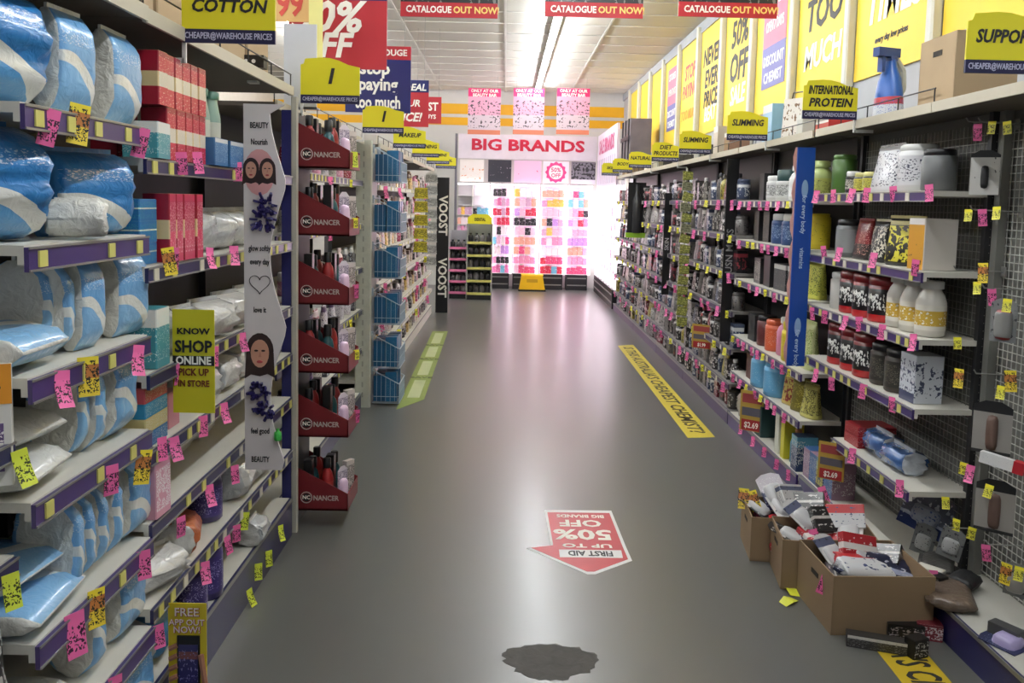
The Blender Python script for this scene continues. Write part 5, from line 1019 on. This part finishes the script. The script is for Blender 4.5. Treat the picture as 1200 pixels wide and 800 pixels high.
# ---------------------------------------------------------------- cartons on the floor filled with discarded stock
def floor_box(pa, pb, wd_, h_, label, back=0):
    """pa, pb: floor pixels of the near and far left corners"""
    a, b = at(*pa, Z=0), at(*pb, Z=0); d = b-a; dd = d.length; ang = math.atan2(d.y, d.x)-math.pi/2
    R_ = Matrix.Rotation(ang, 3, 'Z'); c = a+R_ @ Vector((wd_/2, dd/2, 0))
    o = thing('open_carton', label, 'cardboard box', (c.x, c.y, 0), (0, 0, ang)); open_box(o, wd_, dd, h_, front_hole=False)
    return c.x, c.y, wd_, dd, h_, ang
rnd = random.Random(5)
JM = [pm((178, 40, 48), ((.35, .6, (226, 220, 214)),), (230, 220, 214), .36, 4, 5), pm((206, 204, 200), ((.7, .9, (90, 96, 120)),), (60, 60, 70), .36, 5, 6), pm((30, 34, 60), ((.1, .3, (150, 156, 180)),), (190, 190, 200), .36, 5, 6), pm((36, 34, 34), ((.5, .62, (190, 186, 180)),), (200, 196, 190), .4, 5, 6), pm((214, 214, 214), ((.62, 1, (190, 40, 46)),), (60, 70, 110), .36, 5, 6), pm((54, 56, 96), ((.5, 1, (206, 200, 206)),), (230, 230, 230), .4)]
JN = ['red and white', 'white printed', 'navy', 'black and white', 'white and red checked', 'navy and silver']
def junk(bx, wh, k0, nlist):
    cx, cy, w_, d_, h_, ang = bx; R_ = Matrix.Rotation(ang, 3, 'Z')
    for j, (u, v, z, tilt, yaw, kind, mi, sz) in enumerate(nlist):
        q_ = R_ @ Vector((u*w_*.42, v*d_*.42, 0)); loc = (cx+q_.x, cy+q_.y, h_*z)
        if kind == 'c': pr = carton(.16*sz, .035*sz, .1*sz, JM[mi]); nm, ct, ds = 'medicine_carton', 'carton', JN[mi]+' carton'
        elif kind == 'b': pr = blister(.12*sz, .18*sz, .02, JM[mi], mat((196, 196, 196), .3)); nm, ct, ds = 'blister_pack', 'blister pack', JN[mi]+' blister pack'
        else: pr = [('bag_body', bag(.2*sz, .05*sz, .13*sz, JM[mi], JM[mi], 150+j, 1, .08)[0][1])]; nm, ct, ds = 'wrapped_pack', 'plastic pack', JN[mi]+' wrapped pack'
        put(pr, nm, ds, ct, loc, 0, wh, 'loose stock in floor cartons', (R(tilt), R(rnd.uniform(-14, 14)), R(yaw)))
bA = floor_box((974, 744), (934, 694), .385, .23, 'nearest open cardboard box on the floor full of loose packs')
junk(bA, 'in nearest floor box', 0, [(-.3, .3, .62, -50, 35, 'b', 1, 1), (.1, -.25, .72, -78, 5, 'g', 4, 1.1), (.55, -.1, .66, -70, -15, 'g', 2, 1), (-.1, .35, .7, -60, -20, 'b', 5, 1), (.35, .3, .74, -62, 30, 'b', 0, .9), (.0, .1, .6, -80, 60, 'c', 2, 1), (.6, .5, .72, -60, -40, 'c', 3, 1), (-.55, -.2, .62, -64, 75, 'c', 3, .8), (.1, .55, .8, -30, 10, 'c', 0, 1), (.55, .3, .4, -80, 0, 'g', 1, 1), (-.2, -.1, .3, -84, 10, 'g', 2, 1.2), (.2, .1, .3, -84, 80, 'g', 3, 1.2)])
bB = floor_box((915, 690), (902, 658), .4, .215, 'middle open cardboard box on the floor with red packs')
junk(bB, 'in middle floor box', 0, [(.1, 0, .72, -70, 20, 'c', 0, 1.1), (.5, -.3, .78, -60, -30, 'b', 0, 1), (-.4, .1, .66, -70, 60, 'b', 3, 1), (.3, .4, .9, -40, 10, 'c', 3, 1.1), (-.5, -.4, .62, -72, 15, 'c', 2, .9), (.6, .4, 1.0, -30, -20, 'c', 4, 1), (-.1, .5, .86, -55, 45, 'b', 1, 1), (0, -.4, .5, -82, 0, 'g', 3, 1.2), (.2, .1, .4, -84, 50, 'g', 1, 1.2), (-.3, .2, .4, -84, 10, 'g', 0, 1.2)])
bC = floor_box((879, 657), (868, 628), .4, .205, 'farthest open cardboard box on the floor with black and white packs')
junk(bC, 'in farthest floor box', 0, [(0, 0, .75, -64, 20, 'b', 1, 1.1), (.4, .1, .85, -50, -25, 'c', 3, 1.1), (-.5, .2, .72, -66, 45, 'b', 3, 1), (.5, -.4, .74, -70, 60, 'c', 3, 1), (-.2, .5, .9, -45, 5, 'b', 5, 1), (.2, .6, .95, -40, 30, 'c', 1, 1), (-.4, -.4, .6, -80, 15, 'c', 4, .9), (0, .2, .4, -84, 30, 'g', 3, 1.2)])
for (px, py, Y, k, wh) in ((970, 672, 3.19, 'pink', 'on nearest floor box'), (1094, 668, 3.21, 'pink', 'on nearest floor box'), (952, 620, 3.6, 'pink', 'on middle floor box'), (942, 632, 3.6, 'pink', 'on middle floor box'), (886, 590, 3.97, 'pink', 'on farthest floor box'), (872, 572, 3.98, 'promo', 'on farthest floor box'), (880, 575, 3.97, 'promo', 'on farthest floor box'), (962, 570, 4.2, 'pink', 'on farthest floor box')):
    p = at(px, py, Y=Y); put([('ticket', TK[k][0])], 'price_ticket', TKD[k], 'price ticket', p, 0, wh, None, (R(-20), random.uniform(-.5, .5), random.uniform(-.4, .2)), 1.2, key=px)
# fallen cartons and tickets on the floor
p = at(1032, 760, Z=0); put(carton(.24, .05, .045, mat((44, 42, 40), .5), pm((50, 48, 46), ((.75, 1, (206, 204, 196)),), (150, 150, 146), .4)), 'fallen_carton', 'long dark carton with white stripe', 'carton', (p.x, p.y, 0), R(-18), 'lying before nearest floor box')
p = at(1073, 768, Z=0); put(carton(.07, .05, .07, mat((26, 24, 24), .4), pm((30, 28, 28), (), (190, 190, 186), .45, 5, 5)), 'fallen_carton', 'small black cube carton', 'carton', (p.x, p.y, 0), R(20), 'on the yellow floor tape')
p = at(1062, 748, Z=0); put(carton(.13, .07, .055, mat((24, 22, 22), .4), pm((28, 26, 26), (), (170, 160, 160), .45, 6, 5)), 'fallen_carton', 'black flat carton', 'carton', (p.x, p.y+.02, 0), R(-12), 'against nearest floor box')
p = at(1090, 748, Z=0); put(carton(.09, .08, .06, pm((120, 40, 50), (), (206, 196, 196), .5, 6, 6)), 'fallen_carton', 'red striped carton', 'carton', (p.x, p.y+.02, 0), R(-16), 'between floor box and right kick plate')
LT = mat((220, 224, 60), .5)
for px, py in ((924, 706), (928, 694)):
    p = at(px, py, Z=0); g = G()
    g.add([(-.04, -.02, .001), (.0, -.025, .012), (.045, -.015, .002), (-.035, .02, .004), (0, .025, .018), (.04, .02, .003)], [(0, 1, 4, 3), (1, 2, 5, 4)])
    me = g.mesh('crumpled_ticket', LT); o = put([('ticket', me)], 'fallen_ticket', 'crumpled lime ticket', 'price ticket', (p.x, p.y, .001), random.uniform(0, 2), 'on the floor beside boxes'); m_ = o.modifiers.new('thickness', 'SOLIDIFY'); m_.thickness = .001

# ---------------------------------------------------------------- floor graphics
def floor_poly(pts, z, m, name, parent=None, th=.0012):
    P_ = [at(x, y, Z=0) for x, y in pts]; return P_
def flat(name, P_, m, z0, th, parent=None):
    g = G().prism([(p[0], p[1]) for p in P_], z0, z0+th, ax='z'); return link(name, g.mesh(name, m), parent)
# red arrow sticker (its lettering reads from the far side)
c = at(684, 640, Z=0)
L = lambda x, y: at(x, y, Z=0)
o = thing('arrow_sticker', 'red arrow floor sticker pointing at camera with white lettering', 'floor sticker', (0, 0, 0))
body = [L(640, 599), L(715, 600), L(731, 640), L(738, 656), L(697, 671), L(688, 671), L(620, 642), L(647, 639)]
mid = sum(body, Vector())/len(body)
flat('white_border', [mid+(p-mid)*1.05 for p in body], WHITEP, 0, .001, o); flat('red_field', [mid+(p-mid)*.965 for p in body], mat((196, 58, 66), .4, var=.06), .001, .0006, o)
lp = [L(655, 644), L(728, 645), L(730, 654), L(656, 653)]
flat('white_plate', lp, WHITEP, .0016, .0004, o)
ctr = lambda x, y, z: (L(x, y).x, L(x, y).y, z)
for s, x, y, sz, m in (('BIG BRANDS', 680, 605, .055, INKW), ('OFF', 680, 613, .12, INKW), ('50%', 683, 626, .17, INKW), ('UP TO', 688, 639.5, .06, INKW), ('FIRST AID', 692, 648.5, .075, INKD)):
    text(s, sz, m, o, ctr(x, y, .0024), rz=R(180), flat=True, bold=.03, ext=.0003, sx=min(1.35, .26/(len(s)*sz*.6)) if s not in ('50%', 'OFF') else 1.0)
# tapes
def tape(pts, label, m, words, tm, panels=None, sz=.15):
    o = thing('floor_tape', label, 'floor tape'); P_ = [L(*p) for p in pts]; flat('tape', P_, m, 0, .001, o)
    a = (P_[0]+P_[1])/2; b = (P_[2]+P_[3])/2; d = b-a; ang = math.atan2(d.y, d.x)
    if words: 
        q = (a+b)/2; me = text_mesh(words, sz, tm, .02, .1, .0003, 1); wx = max(v.co.x for v in me.vertices)*2
        t_ = link('lettering', me, o, (q.x, q.y, .0014), (0, 0, ang), (d.length*.94/wx, 1, 1))
    return o, a, b, d
tape([(724, 405), (742, 404), (838, 512), (806, 513)], 'long yellow lettered floor tape beside the dark right shelves', mat((206, 186, 60), .45, var=.06), "IS THIS AUSTRALIA'S CHEAPEST CHEMIST?", mat((52, 42, 26), .5, var=0))
pz = [(1028, 763), (1072, 750), (1185, 880), (1120, 880)]
tape(pz, 'short yellow floor tape at the lower right corner', mat((196, 168, 36), .45, var=.06), "A'S CHEAPEST", INKD, sz=.16)
o, a, b, d = tape([(507, 388), (525, 388), (497, 468), (464, 480)], 'green floor tape with pale panels beside the blue baskets', mat((140, 158, 74), .45, var=.08), None, None)
d_ = d.normalized(); nrm = Vector((-d_.y, d_.x, 0))
for t0, t1 in ((.04, .24), (.3, .46), (.52, .7), (.76, .94)):
    q = [a+d*t0+nrm*.05, a+d*t1+nrm*.05, a+d*t1-nrm*.05, a+d*t0-nrm*.05]; flat('pale_panel', q, mat((190, 200, 150), .5), .001, .0006, o)
ang = math.atan2(d.y, d.x)
for t0 in (.27, .49, .73): q = a+d*t0; text('SAVE', .09, mat((90, 96, 60), .5, var=0), o, (q.x, q.y, .0022), rz=ang+R(90), flat=True, ext=.0003)
# dark worn patch
rp = random.Random(3); c = L(643, 775); pts = []
for i in range(44):
    t = 2*math.pi*i/44; rr = 1+rp.uniform(-.09, .09)
    pts.append((c.x+.165*rr*math.cos(t)*(1.05 if math.cos(t) > 0 else .95)+.02*math.sin(2*t), c.y+.115*rr*math.sin(t), 0))
o = flat('worn_patch', pts, crumple((72, 70, 66), .7, 0, .25, 22, .2), 0, .0008); tag(o, 'dark rough oval patch on the grey floor at the bottom', 'floor patch')
rp = random.Random(9)

# ---------------------------------------------------------------- yellow promo signs on the left shelves
a = at(200, 362, Y=2.55); b = at(254, 484, Y=2.55)
o = thing('promo_sign', 'yellow shop online pick up in store sign hanging by left shelves', 'sign', ((a.x+b.x)/2, 2.55, b.z)); w_, h_ = b.x-a.x-.01, a.z-b.z
link('board', G().box(-w_/2, w_/2, -.002, .002, 0, h_).mesh('board', mat((206, 198, 36), .45, var=.03)), o)
link('black_band', G().box(-w_/2, w_/2, -.003, -.002, h_*.46, h_*.555).mesh('black_band', BLACK), o)
for s, z, sz, m in (('KNOW', .79, .026, INKD), ('SHOP', .64, .05, INKD), ('ONLINE', .507, .034, INKW), ('PICK UP', .395, .03, mat((110, 50, 20), .5, var=0)), ('IN STORE', .285, .027, mat((110, 50, 20), .5, var=0))): text(s, sz, m, o, (0, -.0035, z*h_), bold=.03, sx=min(1.15, w_*.9/(len(s)*sz*.64)))
link('clip_arm', G().tube((-w_/2+.005, 0, h_-.01), (-w_/2-.03, .04, h_), .002).mesh('clip_arm', STEEL), o)
a = at(197, 706, Y=2.46); b = at(243, 830, Y=2.46); zb_ = max(b.z, .1)
o = thing('promo_sign', 'yellow free app out now sign at the bottom left shelf', 'sign', ((a.x+b.x)/2, 2.46, zb_)); w_, h_ = b.x-a.x, a.z-zb_
link('board', G().box(-w_/2, w_/2, -.002, .002, 0, h_).mesh('board', mat((206, 186, 40), .45, var=.03)), o)
link('phone_body', G().cbox(w_*.6, .006, h_*.62, .002).mesh('phone_body', BLACK), o, (.004, -.004, .01)); link('phone_screen', G().box(-w_*.25, w_*.25, -.0085, -.007, .03, h_*.56).mesh('phone_screen', pm((44, 42, 96), ((.66, .84, (120, 70, 70)),), (130, 130, 180), .4, 5, 8)), o, (.004, 0, 0))
SK2 = mat((170, 120, 96), .6)
for k in range(4): link('printed_finger', G().tube((-w_*.46, -.004, .05+k*.032), (-w_*.26, -.005, .062+k*.032), .008, 6).mesh('printed_finger', SK2), o)
link('printed_thumb', G().tube((w_*.46, -.004, .04), (w_*.36, -.005, .13), .009, 6).mesh('printed_thumb', SK2), o)
for s, z, sz in (('FREE', .9, .036), ('APP OUT', .79, .026), ('NOW!', .71, .028)): text(s, sz, mat((150, 40, 50), .5, var=0), o, (0, -.003, z*h_), bold=.035); text(s, sz, mat((236, 226, 220), .5, var=0), o, (-.001, -.0042, z*h_+.001), bold=.005)
# small speaker camera on the left canopy
o = thing('camera_box', 'small black box on a white bracket above left shelving', 'security camera', at(297, 92, Y=3.55))
link('camera_body', G().box(-.05, .05, -.03, .03, .04, .09).mesh('camera_body', BLACK), o); link('bracket', G().box(-.02, .02, -.02, .02, -.02, .04).mesh('bracket', WHITE), o)
for x in (-.02, .01): link('lens', G().tube((x, -.034, .065), (x, -.03, .065), .008, 8).mesh('lens', WHITEP), o)
finish_labels()
